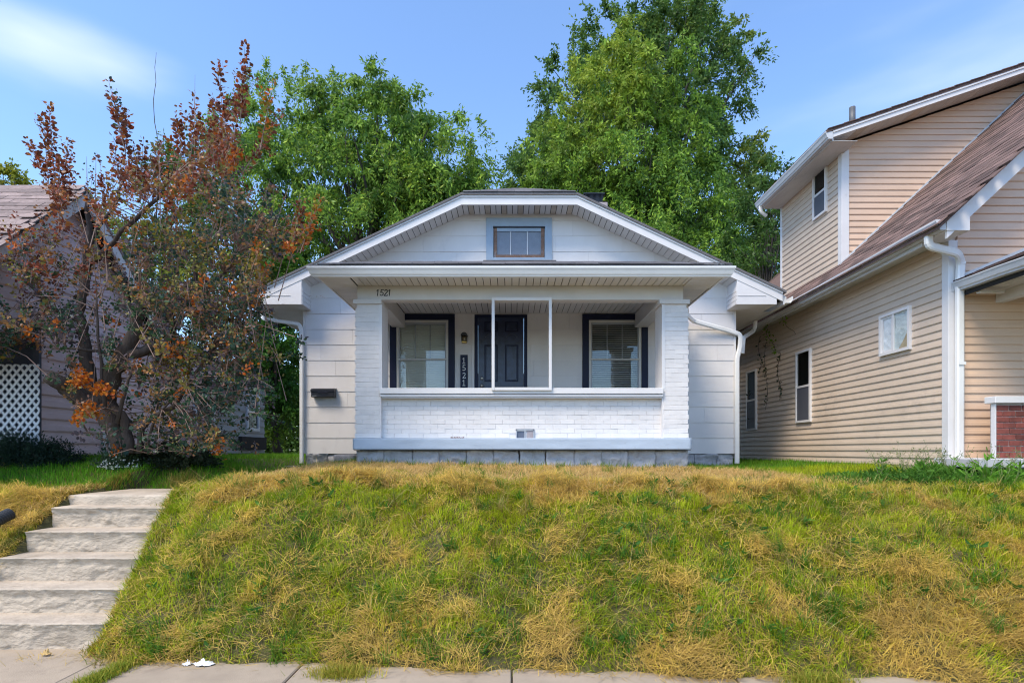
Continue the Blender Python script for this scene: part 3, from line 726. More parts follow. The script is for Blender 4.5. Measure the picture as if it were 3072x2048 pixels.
# ---- door
dr = M(); c = .06
dr.box((DX0,YW-.02,DZ0),(DX0+c,YW+.05,DZ1)); dr.box((DX1-c,YW-.02,DZ0),(DX1,YW+.05,DZ1)); dr.box((DX0+c,YW-.02,DZ1-.05),(DX1-c,YW+.05,DZ1))
door = dr.build('front_door', NAVY, hs)
a, b = DX0+c+.004, DX1-c-.004
slab = box('door_leaf', (a,YW+.01,DZ0), (b,YW+.055,DZ1-.054), NAVYD, door)
def panel(x0,x1,z0,z1, arch=False):
    m_ = M(); e = .022
    for q in ((x0,x0+e,z0,z1),(x1-e,x1,z0,z1),(x0+e,x1-e,z0,z0+e),(x0+e,x1-e,z1-e,z1)): m_.box((q[0],YW-.002,q[2]),(q[1],YW+.0095,q[3]))
    m_.build('panel_moulding', NAVY, door)
    m2 = M().cbox((x0+e+.008,YW+.0,z0+e+.008),(x1-e-.008,YW+.0095,z1-e-.008),.006); m2.build('panel', NAVYD, door)
for q0, q1 in ((PX(1453.2,YW),PX(1493.2,YW)),(PX(1515,YW),PX(1555,YW))):
    panel(q0,q1,PZ(1144,YW),PZ(1034,YW)); panel(q0,q1,1.85,2.58)
    ar = M(); cxp = (q0+q1)/2; pts = [(cxp+(u-.5)*.2, YW+.003, 3.58+.07*(1-(2*u-1)**2)) for u in np.linspace(0,1,9)]
    ar.tube(pts, .008, 5); ar.build('arch_moulding', NAVYD, door)
    panel(q0,q1,3.68,3.87)
def lathe(prof, c, ax, n=14):
    m_ = M(); b0 = 0
    for (r_, t) in prof:
        for k in range(n):
            a_ = 2*math.pi*k/n; u, v = r_*math.cos(a_), r_*math.sin(a_)
            m_.v.append({'y': (c[0]+u,c[1]+t,c[2]+v), 'z': (c[0]+u,c[1]+v,c[2]+t)}[ax])
    for i in range(len(prof)-1):
        for k in range(n): m_.f.append((i*n+k,i*n+(k+1)%n,(i+1)*n+(k+1)%n,(i+1)*n+k))
    m_.f.append(tuple(range(n))[::-1]); m_.f.append(tuple(range((len(prof)-1)*n,len(prof)*n)))
    return m_
kx = PX(1445.5,YW)
lathe([(.03,.009),(.03,-.002),(.024,-.012),(.006,-.014)],(kx,YW,PZ(1134.5,YW)),'y').build('deadbolt', BRASS, door, True)
lathe([(.03,.009),(.03,0),(.012,-.01),(.012,-.03),(.028,-.04),(.03,-.055),(.02,-.068),(.004,-.07)],(kx,YW,PZ(1157.5,YW)),'y').build('door_knob', BRASS, door, True)
box('door_side_trim', (DX0-.045,YW-.03,DZ0), (DX0-.003,YW-.012,DZ1+.01), WTRIM, door); box('door_side_trim', (DX1+.003,YW-.03,DZ0), (DX1+.045,YW-.012,DZ1+.01), WTRIM, door)
# downspouts (white house)
def spout(name, pts, par, side=(0,1,0), w_=.032, h_=.024, mt=WMET):
    prof = []
    for k in range(8): a_ = 2*math.pi*(k+.5)/8; prof.append((h_*1.08*math.copysign(abs(math.cos(a_))**.6, math.cos(a_)), w_*1.08*math.copysign(abs(math.sin(a_))**.6, math.sin(a_))))
    return M().sweep(prof, pts, side).build(name, mt, par, False)
def smooth_pts(pts, n=4):
    pts = [Vector(p) for p in pts]; o = [pts[0]]
    for i in range(1, len(pts)-1):
        a, b, c_ = pts[i-1], pts[i], pts[i+1]; r_ = min(.07, (b-a).length*.45, (c_-b).length*.45)
        p, q = b+(a-b).normalized()*r_, b+(c_-b).normalized()*r_
        for k in range(n+1): t = k/n; o.append(p*(1-t)**2+b*2*t*(1-t)+q*t*t)
    return o+[pts[-1]]
Yd = YW-.06
spout('downspout', smooth_pts([(PX(2063,9.2),9.3,3.9),(PX(2066,9.4),9.5,3.80),(PX(2074,Yd),Yd-.1,PZ(966,Yd)),(PX(2190,Yd),Yd,PZ(993,Yd)),(PX(2222,Yd),Yd,PZ(1003,Yd)),(PX(2222,Yd)-.01,Yd,PZ(1040,Yd)),(PX(2211,Yd),Yd,PZ(1075,Yd)),(PX(2211,Yd),Yd,1.29)]), hs, w_=.038)
spout('downspout', smooth_pts([(CXH+4.68,11.2,4.09),(CXH+4.68,11.2,3.98),(CXH+4.60,11.1,3.86),(PX(2228,10.45),10.42,PZ(1012,10.4)),(PX(2228,10.4)-.01,10.40,PZ(1060,10.4))]), hs, w_=.036)
spout('downspout', smooth_pts([(CXH-4.68,Yd+.1,4.09),(CXH-4.68,Yd+.1,3.97),(CXH-4.60,Yd,3.90),(PX(898,Yd),Yd,PZ(972,Yd)),(PX(905,Yd),Yd,PZ(990,Yd)),(PX(905,Yd),Yd,1.29)]), hs, w_=.032)
# ---- things on the house
mb = thing('mailbox', (PX(967,10.15),YW-.06,PZ(1176,YW)), 'black wall mailbox on the white siding left of the porch', 'mailbox')
a, b = PX(931.5,10.15), PX(1002,10.15); z0, z1 = PZ(1190,10.15), PZ(1163,10.15)
M().cbox((a,YW-.13,z0),(b,YW-.016,z1-.012),.006).build('box_body', BLACKM, mb)
lid = M(); lid.prism([(YW-.016,z1-.011),(YW-.142,z1-.03),(YW-.142,z1-.06),(YW-.136,z1-.06),(YW-.134,z1-.032),(YW-.016,z1+.006)], 0, a-.006, b+.006); lid.build('lid', BLACKM, mb)
M().tube([(a+.12,YW-.14,z1-.075),(a+.17,YW-.152,z1-.085),(b-.17,YW-.152,z1-.085),(b-.12,YW-.14,z1-.075)], .006, 6).build('lid_handle', NAVY, mb)
M().box((a+.02,YW-.1305,z0+.02),(a+.1,YW-.131,z0+.026)).build('maker_line', SASHG, mb)
M().prism([(YW-.13,z0),(YW-.14,z0-.03),(YW-.125,z0-.03),(YW-.12,z0)], 0, a+.05, b-.05).build('newspaper_hook', BLACKM, mb) if False else None
lp = thing('porch_lamp', (PX(1393,YW),YW-.02,PZ(1015,YW)), 'small black arched porch lamp with brass foot beside the navy door', 'lamp')
lx = PX(1393,YW-.06); zt_, zb_ = PZ(998,YW-.06), PZ(1029,YW-.06)
hd = M(); pts = [(lx+.06*math.cos(t), zt_-.062+.062*math.sin(t)) for t in np.linspace(0, math.pi, 12)]
hd.prism(pts, 1, YW-.13, YW-.018); hd.build('hood', BLACKM, lp)
box('lamp_cage', (lx-.052,YW-.115,zb_+.03), (lx-.044,YW-.02,zt_-.06), BLACKM, lp); box('lamp_cage', (lx+.044,YW-.115,zb_+.03), (lx+.052,YW-.02,zt_-.06), BLACKM, lp)
lathe([(.042,0),(.044,.05),(.04,zt_-.062-zb_-.03)],(lx,YW-.068,zb_+.03),'z').build('glass_shade', LAMPG, lp, True)
box('brass_foot', (lx-.045,YW-.11,zb_), (lx+.045,YW-.02,zb_+.029), BRASY, lp, .004)
lathe([(.018,0),(.02,.03),(.012,.05)],(lx,YW-.068,zb_+.045),'z',8).build('bulb', BLIND, lp, True)
pq = thing('number_plaque', (PX(1392,YW),YW-.02,2.6), 'tall navy house number board reading 1521 in white beside the door', 'sign')
a, b = PX(1381,YW-.03), PX(1403,YW-.03)
box('board', (a,YW-.035,2.62), (b,YW-.0145,PZ(1064,YW-.03)), NAVY, pq, .002)
for g, pyc in ((G1S,1081.6),(G5,1103.5),(G2,1126),(G1S,1148)):
    d_ = M(); s_ = .098
    for s2 in g: stroke(s2, (a+b)/2-.27*s_, YW-.036, PZ(pyc,YW-.03)-s_/2, s_, d_, .0125)
    d_.build('digit', mat('white_digit',(.8,.8,.8),.5,0,1,0), pq)
fr = thing('wooden_frame', (PX(1565,8.12),8.12,2.39), 'thin white wooden frame standing in the middle of the porch opening', 'frame')
a, b, z0, z1 = PX(1475,8.12), PX(1655.4,8.12), 2.388, 3.717; e = .042; y0, y1 = 8.115, 8.147
M().cbox((a,y0,z0),(a+e,y1,z1),.002).build('upright', WTRIM, fr); M().cbox((b-e,y0,z0),(b,y1,z1),.002).build('upright', WTRIM, fr)
M().cbox((a+e+.001,y0+.002,z0),(b-e-.001,y1,z0+e),.002).build('rail', WTRIM, fr); M().cbox((a+e+.001,y0+.002,z1-e),(b-e-.001,y1,z1),.002).build('rail', WTRIM, fr)
for q in ((a+.02,z0+.02),(a+.02,z1-.02),(b-.02,z0+.02),(b-.02,z1-.02),(a+.12,z0+.02),(b-.12,z1-.02),(a+.02,2.95)):
    pass
pad = rough_block('splash_pad', (PX(850,9.6),9.5,1.22), (PX(908,9.6),9.95,1.27), BLACKM, None, (6,4,2), .004, .008, 3)
tag(pad, 'black plastic splash pad on the grass below the left downspout', 'splash pad')
# ------------------------------------------------------------------ siding planks, generic
def plank(poly, plane, pos, sgn, zb, zt, m, par, t=.013, name='siding_plank', d0=.0):
    """poly: convex (u,z) outline; plane 'y' (u=x) or 'x' (u=y); outward = sgn along the plane axis; drop-lap profile"""
    if len(poly) < 3: return None
    prof = [(0,.55),(.10,1.0),(.42,.95),(.52,.30),(.62,.42),(.95,.12),(1,0)] if False else None
    # split into slabs for the two-step vinyl profile
    lev = [0,.10,.5,.52,.93,1.0]; off = [.80,1.0,.72,.50,.16,.05]
    us = [p[0] for p in poly]
    def cut_at(z):
        xs = []
        for i in range(len(poly)):
            p, q = poly[i], poly[(i+1)%len(poly)]
            if (p[1]-z)*(q[1]-z) <= 0 and abs(p[1]-q[1]) > 1e-9:
                s_ = (z-p[1])/(q[1]-p[1]); xs.append(p[0]+s_*(q[0]-p[0]))
        return (min(xs), max(xs)) if xs else None
    zmin = min(p[1] for p in poly); zmax = max(p[1] for p in poly)
    zl = sorted(set([zmin+1e-5, zmax-1e-5]+[zb+l*(zt-zb) for l in lev[1:-1] if zmin < zb+l*(zt-zb) < zmax]+[p[1] for p in poly if zmin+1e-4 < p[1] < zmax-1e-4]))
    vs = []; fs = []
    for z in zl:
        c = cut_at(z)
        if c is None: return None
        o = np.interp((z-zb)/(zt-zb), lev, off)*t
        for u in c:
            vs.append((u, pos+sgn*(o+d0), z))
        for u in c[::-1]: vs.append((u, pos+sgn*(d0-.001), z))
    n = len(zl)
    if plane == 'x': vs = [(b, a, z) for a, b, z in vs]
    for i in range(n-1):
        for k in range(4): fs.append((i*4+k, i*4+(k+1)%4, (i+1)*4+(k+1)%4, (i+1)*4+k))
    fs.append((3,2,1,0)); e = (n-1)*4; fs.append((e,e+1,e+2,e+3))
    return add(name, vs, fs, m, par)
def siding(plane, pos, sgn, outline, z0, z1, h, m, par, holes=(), t=.016, joints=None, name='siding_plank'):
    z = z0
    while z < z1-.005:
        zt = min(z+h, z1); us = [p[0] for p in outline]; lo, hi = min(us)-1, max(us)+1
        base = [(lo,z),(hi,z),(hi,zt),(lo,zt)]
        # clip by outline (convex, counter-clockwise)
        poly = base; n = len(outline)
        for i in range(n):
            p, q = outline[i], outline[(i+1)%n]; nx, nz = q[1]-p[1], -(q[0]-p[0])
            poly = hclip(poly, nx, nz, nx*p[0]+nz*p[1])
            if len(poly) < 3: break
        if len(poly) >= 3 and max(p[1] for p in poly)-min(p[1] for p in poly) > .004:
            parts = [poly]
            for (a, b, c, d) in holes:
                if d <= z+.002 or c >= zt-.002: continue
                np_ = []
                for pp in parts:
                    l_ = hclip(pp, 1, 0, a); r_ = hclip(pp, -1, 0, -b)
                    if len(l_) > 2: np_.append(l_)
                    if len(r_) > 2: np_.append(r_)
                    md = hclip(hclip(pp, -1, 0, -a), 1, 0, b)
                    if len(md) > 2:
                        lo_ = hclip(md, 0, 1, c); up_ = hclip(md, 0, -1, -d)
                        if len(lo_) > 2: np_.append(lo_)
                        if len(up_) > 2: np_.append(up_)
                parts = np_
            if joints:
                np_ = []
                for pp in parts:
                    j = random.uniform(*joints); u0 = min(p[0] for p in pp); u1 = max(p[0] for p in pp)
                    if u0+.5 < j < u1-.5: np_ += [hclip(pp,1,0,j-.002), hclip(pp,-1,0,-j-.002)]
                    else: np_.append(pp)
                parts = np_
            for pp in parts:
                if len(pp) > 2 and max(p[0] for p in pp)-min(p[0] for p in pp) > .01: plank(pp, plane, pos, sgn, z, z+h, m, par, t, name)
        z += h
def roofshingles(par, me, origin, u, v, nrow, ncol, exp_, wid, test, jit=.008):
    """lay shingles on the plane origin + u*a + v*b (v up the slope)"""
    u = Vector(u).normalized(); v = Vector(v).normalized(); n_ = u.cross(v).normalized()
    cells = []
    for r_ in range(nrow):
        off = (r_ % 2)*wid*.5+random.uniform(-.03,.03)
        for c_ in range(ncol):
            p = Vector(origin)+u*(c_*wid-off)+v*(r_*exp_)
            if test(p+u*wid*.5+v*exp_*.5): cells.append((p, r_, c_))
    cells.sort(key=lambda q: (q[0]-Vector((0,0,EYE))).length)
    big = M(); bv = [Vector(x.co) for x in me.vertices]; bf = [tuple(p.vertices) for p in me.polygons]
    for k, (p, r_, c_) in enumerate(cells):
        tl = .035; a = v*math.cos(tl)-n_*math.sin(tl)*1.0; b = u.cross(a).normalized()
        mt = Matrix((u, a, b)).transposed()
        p = p+n_*(.012+random.uniform(0,.005))+v*random.uniform(-jit,jit)
        if k < 300:
            o = inst('roof_shingle', me, p, par, mt.to_euler())
        else: big.poly([tuple(mt@q+p) for q in bv], bf)
    if big.v:
        o = big.build('roof_shingles', me.materials[0], par); o['kind'] = 'stuff'
    return len(cells)
# ------------------------------------------------------------------ TAN HOUSE
XS, YF = 5.45, 7.07
th = thing('tan_house', (9, 10, 1.3), 'two storey tan vinyl sided house with brown roof and white gutters on the right', 'house')
RS = .93; RZ = lambda x: 4.22+RS*(x-5.06)
RIDX = 9.0; RIDZ = RZ(RIDX)
YBk = 16.0
core = M(); core.prism([(XS+.02,1.0),(2*RIDX-XS,1.0),(2*RIDX-XS,4.3),(RIDX,RIDZ-.20),(XS+.02,4.30)], 1, YF+.02, YBk)
body = core.build('wall_core', TANS, th)
WNS = [(7.71,8.35,2.905,3.50),(10.28,10.81,2.05,3.39),(12.57,13.1,1.99,3.34)]
sw_ = M().box((XS+.002,YF+.10,1.0),(XS+.018,YBk,4.25)).build('side_wall', TANS, th)
siding('x', XS+.001, -1, [(YF+.10,1.15),(YBk,1.15),(YBk,4.16),(YF+.10,4.16)], 1.22, 4.16, .1016, TANS, sw_, WNS, joints=(8.6,13.5))
fw_ = M().prism([(XS+.1,1.0),(RIDX+2,1.0),(RIDX+2,RZ(RIDX)-.3-RS*2),(RIDX,RIDZ-.3),(XS+.1,RZ(XS+.1)-.22)], 1, YF+.001, YF+.018).build('front_wall', TAN, th)
siding('y', YF, -1, [(XS+.1,1.1),(8.2,1.1),(8.2,RZ(8.2)-.25),(XS+.1,RZ(XS+.1)-.25)], 1.22, 7.0, .1016, TAN, fw_)
box('corner_post', (XS-.022,YF-.022,1.2), (XS+.095,YF+.09,4.14), WTRIM, th, .004)
# lower roof
EX = 4.99
rm = M(); V = [(EX,6.62),(RIDX,6.62),(RIDX,YBk+.3),(EX,YBk+.3)]
T_ = .04
rm.prism([(EX,RZ(EX)),(RIDX,RIDZ),(2*RIDX-EX,RZ(EX)),(2*RIDX-EX,RZ(EX)-T_),(RIDX,RIDZ-T_),(EX,RZ(EX)-T_)][::-1], 1, 6.62, YBk+.3)
lr = rm.build('lower_roof', TSH, th)
smT = shingle_mesh(.30,.20,.011,TSH)
def tst(p): return (p.x < .93*p.y+.25) and (p.y < 9.37 or p.x < XS+.02) and p.y < 14.6 and p.y > 6.5
roofshingles(lr, smT, (EX-.01,6.78,RZ(EX)+.004), (0,-1,0), (1,0,RS), 40, 3, .138, .30, lambda p: False)
roofshingles(lr, smT, (EX-.015,15.0,RZ(EX)-.008), (0,-1,0), (1,0,RS), 36, 29, .138, .30, tst)
# rake board, return box, gutter, soffit
rz = lambda x, d: RZ(x)-d
M().prism([(EX+.12,rz(EX+.12,.02)),(RIDX,rz(RIDX,.02)),(RIDX,rz(RIDX,.25)),(EX+.12,rz(EX+.12,.25))][::-1], 1, 6.655, 6.69).build('rake_fascia', WTRIM, th)
M().prism([(EX+.12,rz(EX+.12,.005)),(RIDX,rz(RIDX,.005)),(RIDX,rz(RIDX,.05)),(EX+.12,rz(EX+.12,.05))][::-1], 1, 6.635, 6.654).build('drip_edge', WTRIM, th)
M().prism([(5.10,4.105),(5.37,4.105),(5.37,RZ(5.37)-.10),(5.10,RZ(5.10)-.05)][::-1], 1, 6.645, YF-.03).build('eave_return', WTRIM, th)
M().prism([(5.37,rz(5.37,.25)),(RIDX,rz(RIDX,.25)),(RIDX,rz(RIDX,.235)),(5.37,rz(5.37,.235))][::-1], 1, 6.70, YF-.001).build('rake_soffit', WTRIM, th)
DSOF = mat('dirty_soffit', (.58,.56,.53), .6, .12, 3, .5, 20, dirt=(.07,.06,.05), dirt_amt=.30, dirt_scale=4, stretch=(1,.4,1), bdist=.02)
sof_ = M(); n = 46
for i in range(n):
    y0 = YF+(YBk-YF)*i/n; y1 = YF+(YBk-YF)*(i+1)/n; d = lambda y: .02*math.sin(y*2.3)+.03*(vnoise(np.array(y*3.),np.array(.5))-.5)-.02
    sof_.poly([(5.105,y0,4.12+d(y0)),(XS+.0,y0,4.145),(XS,y1-.004,4.145),(5.105,y1-.004,4.12+d(y1)),(5.105,y0,4.13+d(y0)),(XS,y0,4.155),(XS,y1-.004,4.155),(5.105,y1-.004,4.13+d(y1))],
              [(0,3,2,1),(4,5,6,7),(0,1,5,4),(1,2,6,5),(2,3,7,6),(3,0,4,7)])
sof_.build('sagging_soffit', DSOF, th)
box('eave_fascia', (5.10,YF-.02,4.06), (5.125,YBk+.3,4.24), WGUTO, th)
def ogee(x, z, s=1, h=.12): # outward = -x
    return [(x,z),(x-.07*s,z),(x-.075*s,z+.02),(x-.09*s,z+.03),(x-.105*s,z+.075),(x-.12*s,z+.1),(x-.12*s,z+h),(x-.108*s,z+h),(x-.095*s,z+.08),(x-.065*s,z+.012),(x-.008*s,z+.012),(x-.008*s,z+h),(x,z+h)]
def gutter_run(pr, y0, y1, name, m, par, n=14, sag=.0, endcap=True):
    m_ = M(); k = len(pr); 
    for i in range(n+1):
        t = i/n; dz = sag*math.sin(math.pi*t)+.003*math.sin(t*31)
        for (x, z) in pr: m_.v.append((x, y0+(y1-y0)*t, z+dz))
    for i in range(n):
        for j in range(k): m_.f.append((i*k+j, i*k+(j+1)%k, (i+1)*k+(j+1)%k, (i+1)*k+j))
    # closed near end as a thin plate
    ol = [p for p in pr[:7]]+[pr[-1]]
    m_.prism(ol, 1, y0-.004, y0-.0005)
    return m_.build(name, m, par)
g_ = gutter_run(ogee(5.098,4.115), 6.66, 14.6, 'eave_gutter', WGUTO, th, 26, -.035)
for yy in (): 
    box('gutter_seam', (4.972,yy,4.09), (5.0,yy+.05,4.228), WGUTO, g_)
# dormer storey
YD, XD = 9.4, 5.48
UZ = lambda x: 6.62+.338*(x-5.04)
YDb = 11.49
dm = M(); dm.prism([(XD+.02,4.0),(RIDX+.5,4.0),(RIDX+.5,UZ(RIDX+.5)-.2),(XD+.02,UZ(XD)-.2)], 1, YD+.02, YDb)
dmo = dm.build('upper_storey', TAN, th)
dfw = M().prism([(XD+.1,4.2),(RIDX,4.2),(RIDX,UZ(RIDX)-.2),(XD+.1,UZ(XD+.1)-.2)], 1, YD+.001, YD+.018).build('upper_front_wall', TAN, th)
ol = [(XD+.1,RZ(XD+.1)+.02),(8.6,RZ(8.6)),(8.6,UZ(8.6)-.18),(XD+.1,UZ(XD+.1)-.18)]
siding('y', YD, -1, ol, 4.62, 8.0, .1016, TAN, dfw)
dsw = M().box((XD+.002,YD+.1,4.4),(XD+.018,YDb,6.45)).build('upper_side_wall', TANS, th)
UW = (9.82,10.25,5.67,6.50)
siding('x', XD+.001, -1, [(YD+.1,4.6),(YDb,4.6),(YDb,6.47),(YD+.1,6.47)], 4.62, 6.47, .1016, TANS, dsw, [UW])
box('upper_corner_post', (XD-.025,YD-.025,RZ(XD)-.05), (XD+.1,YD+.09,6.50), WTRIM, th, .004); box('rear_corner_post', (XD-.02,YDb-.02,RZ(XD)-.05), (XD+.04,YDb+.05,6.45), WTRIM, th, .004)
ur = M(); ur.prism([(4.98,UZ(4.98)),(RIDX+.1,UZ(RIDX+.1)),(RIDX+.1,UZ(RIDX+.1)-.045),(4.98,UZ(4.98)-.045)][::-1], 1, 8.97, YDb+.08)
uro = ur.build('upper_roof', TSH, th)
for i in range(16):      # shingle butts stepping along the rake
    x = 5.0+i*.25; o = inst('roof_shingle', smT, (x,8.955,UZ(x)+.002), uro, (0,0,0), (.9,1,1)); o.rotation_euler = (0,-math.atan(.338)+.03,0)
M().prism([(5.09,UZ(5.09)-.03),(RIDX,UZ(RIDX)-.03),(RIDX,UZ(RIDX)-.145),(5.09,UZ(5.09)-.145)][::-1], 1, 8.99, 9.02).build('upper_rake_fascia', WTRIM, th)
M().prism([(5.09,UZ(5.09)-.046),(RIDX,UZ(RIDX)-.046),(RIDX,UZ(RIDX)-.075),(5.09,UZ(5.09)-.075)][::-1], 1, 8.975, 8.989).build('upper_drip_edge', WTRIM, th)
us_ = box('upper_soffit', (5.1,9.021,6.449), (XD+.02,YDb+.06,6.455), DSOF, th)
for i in range(18):
    x = 5.12+i*.19
    if x > 8.6: break
    M().prism([(x,UZ(x)-.142),(x+.186,UZ(x+.186)-.142),(x+.186,UZ(x+.186)-.134),(x,UZ(x)-.134)][::-1], 1, 9.021, YD-.002).build('soffit_board', DSOF if random.random()<.75 else SOFFST, us_)
box('upper_fascia', (5.085,9.0,6.44), (5.105,YDb+.08,6.58), WGUTO, th)
gutter_run(ogee(5.083,6.46,1,.115), 8.98, YDb+.10, 'upper_gutter', WGUTO, th, 10, -.01)
spout('upper_spout', smooth_pts([(5.03,YDb-.02,6.47),(5.03,YDb-.02,6.36),(5.16,YDb,6.28)]), th, w_=.03)
# flashing where lower roof meets the dormer wall
M().prism([(XD-.05,RZ(XD-.05)+.02),(8.95,RZ(8.95)+.02),(8.95,RZ(8.95)+.065),(XD-.05,RZ(XD-.05)+.065)][::-1], 1, YD-.03, YD-.016).build('roof_flashing', WGUTO, th)
lathe([(.05,0),(.05,.42),(.042,.42),(.042,.30)], (PX(2557,9.9),9.9,PZ(374,9.9)-.12), 'z', 14).build('vent_pipe', PVC, th, True)
# windows of the tan house
def sidewin(X, w_, par, kind):
    y0, y1, z0, z1 = w_; e = .04; m_ = M(); xo = X-.035
    m_.box((xo,y0,z0),(X+.02,y0+e,z1)); m_.box((xo,y1-e,z0),(X+.02,y1,z1)); m_.box((xo,y0+e,z1-e),(X+.02,y1-e,z1)); m_.box((xo,y0+e,z0),(X+.02,y1-e,z0+e))
    wn = m_.build('window', WTRIM, par); a, b, c, d = y0+e, y1-e, z0+e, z1-e
    box('window_back', (X-.0005,a,c), (X+.0015,b,d), DARK, wn)
    if kind == 'slide':
        ym = (a+b)/2+.02
        M().box((X-.030,ym-.018,c),(X-.008,ym+.018,d)).build('mullion', WTRIM, wn)
        s_ = M(); s_.box((X-.018,ym+.019,c),(X-.006,ym+.045,d)); s_.box((X-.018,b-.03,c),(X-.006,b,d)); s_.box((X-.018,ym+.046,c),(X-.006,b-.031,c+.03)); s_.box((X-.018,ym+.046,d-.03),(X-.006,b-.031,d)); s_.build('sash', WTRIM, wn)
        for (p, q) in ((a,ym-.019),(ym+.046,b-.031)):
            nn = 14; vs = []; fs = []
            for i in range(nn+1):
                for j in range(nn+1): 
                    yy = p+(q-p)*i/nn; zz = c+(d-c)*j/nn; vs.append((X-.006+.006*float(fbm(np.array(yy*14),np.array(zz*9+p),3)-.5)*2, yy, zz))
            for i in range(nn):
                for j in range(nn): k = i*(nn+1)+j; fs.append((k,k+1,k+nn+2,k+nn+1))
            add('plastic_sheet', vs, fs, FOILW, wn, True)
        M().prism([(a+.01,c+.005),(a+.20,c+.005),(a+.10,c+.11),(a+.03,c+.20),(a+.01,c+.22)], 0, X-.0142, X-.0135).build('insulation_patch', CARDB, wn)
        box('pane', (X-.017,a,c), (X-.0155,ym-.019,d), GLASS, wn)
    else:
        zm = (c+d)/2
        box('meeting_rail', (X-.028,a,zm-.02), (X-.003,b,zm+.02), WTRIM, wn)
        box('pane', (X-.010,a,zm+.021), (X-.008,b,d), GLASSD, wn); box('screen', (X-.020,a,c), (X-.018,b,zm-.021), mat('window_screen',(.075,.08,.10),.5,.05,3,0), wn)
    return wn
sidewin(XS-.014, WNS[0], th, 'slide'); sidewin(XS-.014, WNS[1], th, 'hung'); sidewin(XS-.014, WNS[2], th, 'hung'); sidewin(XD-.014, UW, th, 'hung')
# porch of the tan house
PXr = 5.56
PRZ = lambda x: 3.63+.42*(x-5.52)
pr2 = M().prism([(5.50,PRZ(5.50)),(8.5,PRZ(8.5)),(8.5,PRZ(8.5)-.03),(5.50,PRZ(5.50)-.03)][::-1], 1, 2.6, YF-.016).build('side_porch_roof', TSH, th)
roofshingles(pr2, smT, (5.49,7.04,PRZ(5.49)-.006), (0,-1,0), (1,0,.42), 9, 9, .138, .30, lambda p: p.y > 5.0 and p.x < 6.9)
gutter_run(ogee(5.58,3.50,1,.11), 2.6, 7.04, 'side_porch_gutter', WGUTO, th, 14, -.02)
M().prism([(PX(2863,7)+.0,3.50),(5.58,3.50),(5.58,3.61),(PX(2863,7),3.61)], 1, 7.04, 7.046).build('gutter_end', WGUTO, th)
M().prism([(5.58,PRZ(5.58)+.01),(8.2,PRZ(8.2)+.01),(8.2,PRZ(8.2)+.055),(5.58,PRZ(5.58)+.055)][::-1], 1, YF-.035, YF-.016).build('porch_flashing', WGUTO, th)
box('side_porch_fascia', (5.58,2.62,3.44), (5.60,7.03,3.60), DARK, th)
box('side_porch_soffit', (5.66,2.7,3.485), (8.3,YF-.016,3.50), DSOF, th); box('side_porch_beam', (6.02,2.9,3.36), (6.12,YF-.017,3.484), WTRIM, th)
box('loose_trim', (5.62,6.80,3.42), (5.92,6.86,3.445), WTRIM, th)
box('porch_post', (5.70,2.9,1.2), (5.82,3.02,3.484), WTRIM, th)
spout('downspout', smooth_pts([(5.045,6.86,4.13),(5.045,6.86,4.0),(5.46,6.93,3.93),(5.545,7.0,3.84),(5.53,7.0,3.60),(5.535,7.01,1.36)]), th, w_=.045, h_=.03)
box('pipe_strap', (5.495,6.962,2.58), (5.58,6.968,2.62), WMET, th); box('pipe_strap', (5.495,6.962,3.82), (5.58,6.968,3.85), WMET, th)
YK = 6.6; kx0 = PX(2990,YK)
kw = box('knee_wall', (kx0+.01,YK+.012,1.1), (7.4,YK+.10,2.07), MORT, th)
RBM = [brick_mesh(.15,.08,REDB) for _ in range(3)]
for r_ in range(9):
    x = kx0-(0.075 if r_ % 2 else 0)
    while x < 6.9:
        a = max(x, kx0); b = x+.15
        if b-a > .03: 
            o = inst('brick', random.choice(RBM), ((a+b)/2,YK+random.uniform(-.002,.003),1.44+r_*.069), kw, (0,0,random.uniform(-.01,.01)), ((b-a)/.15*.95,1,.93))
        x += .15
box('wall_cap', (PX(2978,YK),YK-.04,2.075), (7.4,YK+.12,2.155), WTRIM, th, .006); box('wall_end_board', (PX(2984,YK),YK+.0,1.3), (kx0-.004,YK+.05,2.07), WTRIM, th)
box('porch_slab', (PX(2930,6.4),6.35,1.33), (7.4,YF-.016,1.435), mat('pale_concrete',(.5,.5,.52),.8,.1,6), th, .01)

# ------------------------------------------------------------------ PINK HOUSE on the left
XN = -6.25
ph = thing('pink_house', (-9, 10, 1.2), 'faded pink clapboard house with a brown shingled gable behind the purple tree', 'house')
NRY, NRZ, NP = 8.0, 5.22, .92
NZ = lambda y: NRZ-NP*abs(y-NRY)
bd = M(); bd.box((-11.5,7.52,1.0),(XN-.02,14.28,3.0)); bd.prism([(5.7,2.95),(10.0,2.95),(NRY,NZ(NRY)-.12)], 0, -11.5, XN-.021)
bd.prism([(9.0,2.9),(14.28,2.9),(14.28,3.05),(9.6,3.6)], 0, -11.5, XN-.022)
pbody = bd.build('wall_core', PINK, ph)
nw = M().box((XN-.019,7.5,1.3),(XN-.002,12.0,3.6)).build('side_wall', PINK, ph)
NWN = [(11.1,11.85,1.95,3.0),(13.3,13.95,2.0,2.9)]
siding('x', XN-.001, 1, [(7.5,1.46),(12.0,1.46),(12.0,3.45),(7.5,3.45)], 1.46, 3.4, .162, PINK, nw, [NWN[0]], t=.022, name='clapboard')
siding('x', XN-.001, 1, [(12.03,1.46),(14.28,1.46),(14.28,3.05),(12.03,3.2)], 1.46, 3.1, .162, GREYB, nw, [NWN[1]], t=.022, name='clapboard')
gl = M().prism([(5.85,3.0),(10.3,3.0),(NRY,NZ(NRY)-.15)], 0, XN-.0185, XN-.0025).build('gable_wall', PINK, ph)
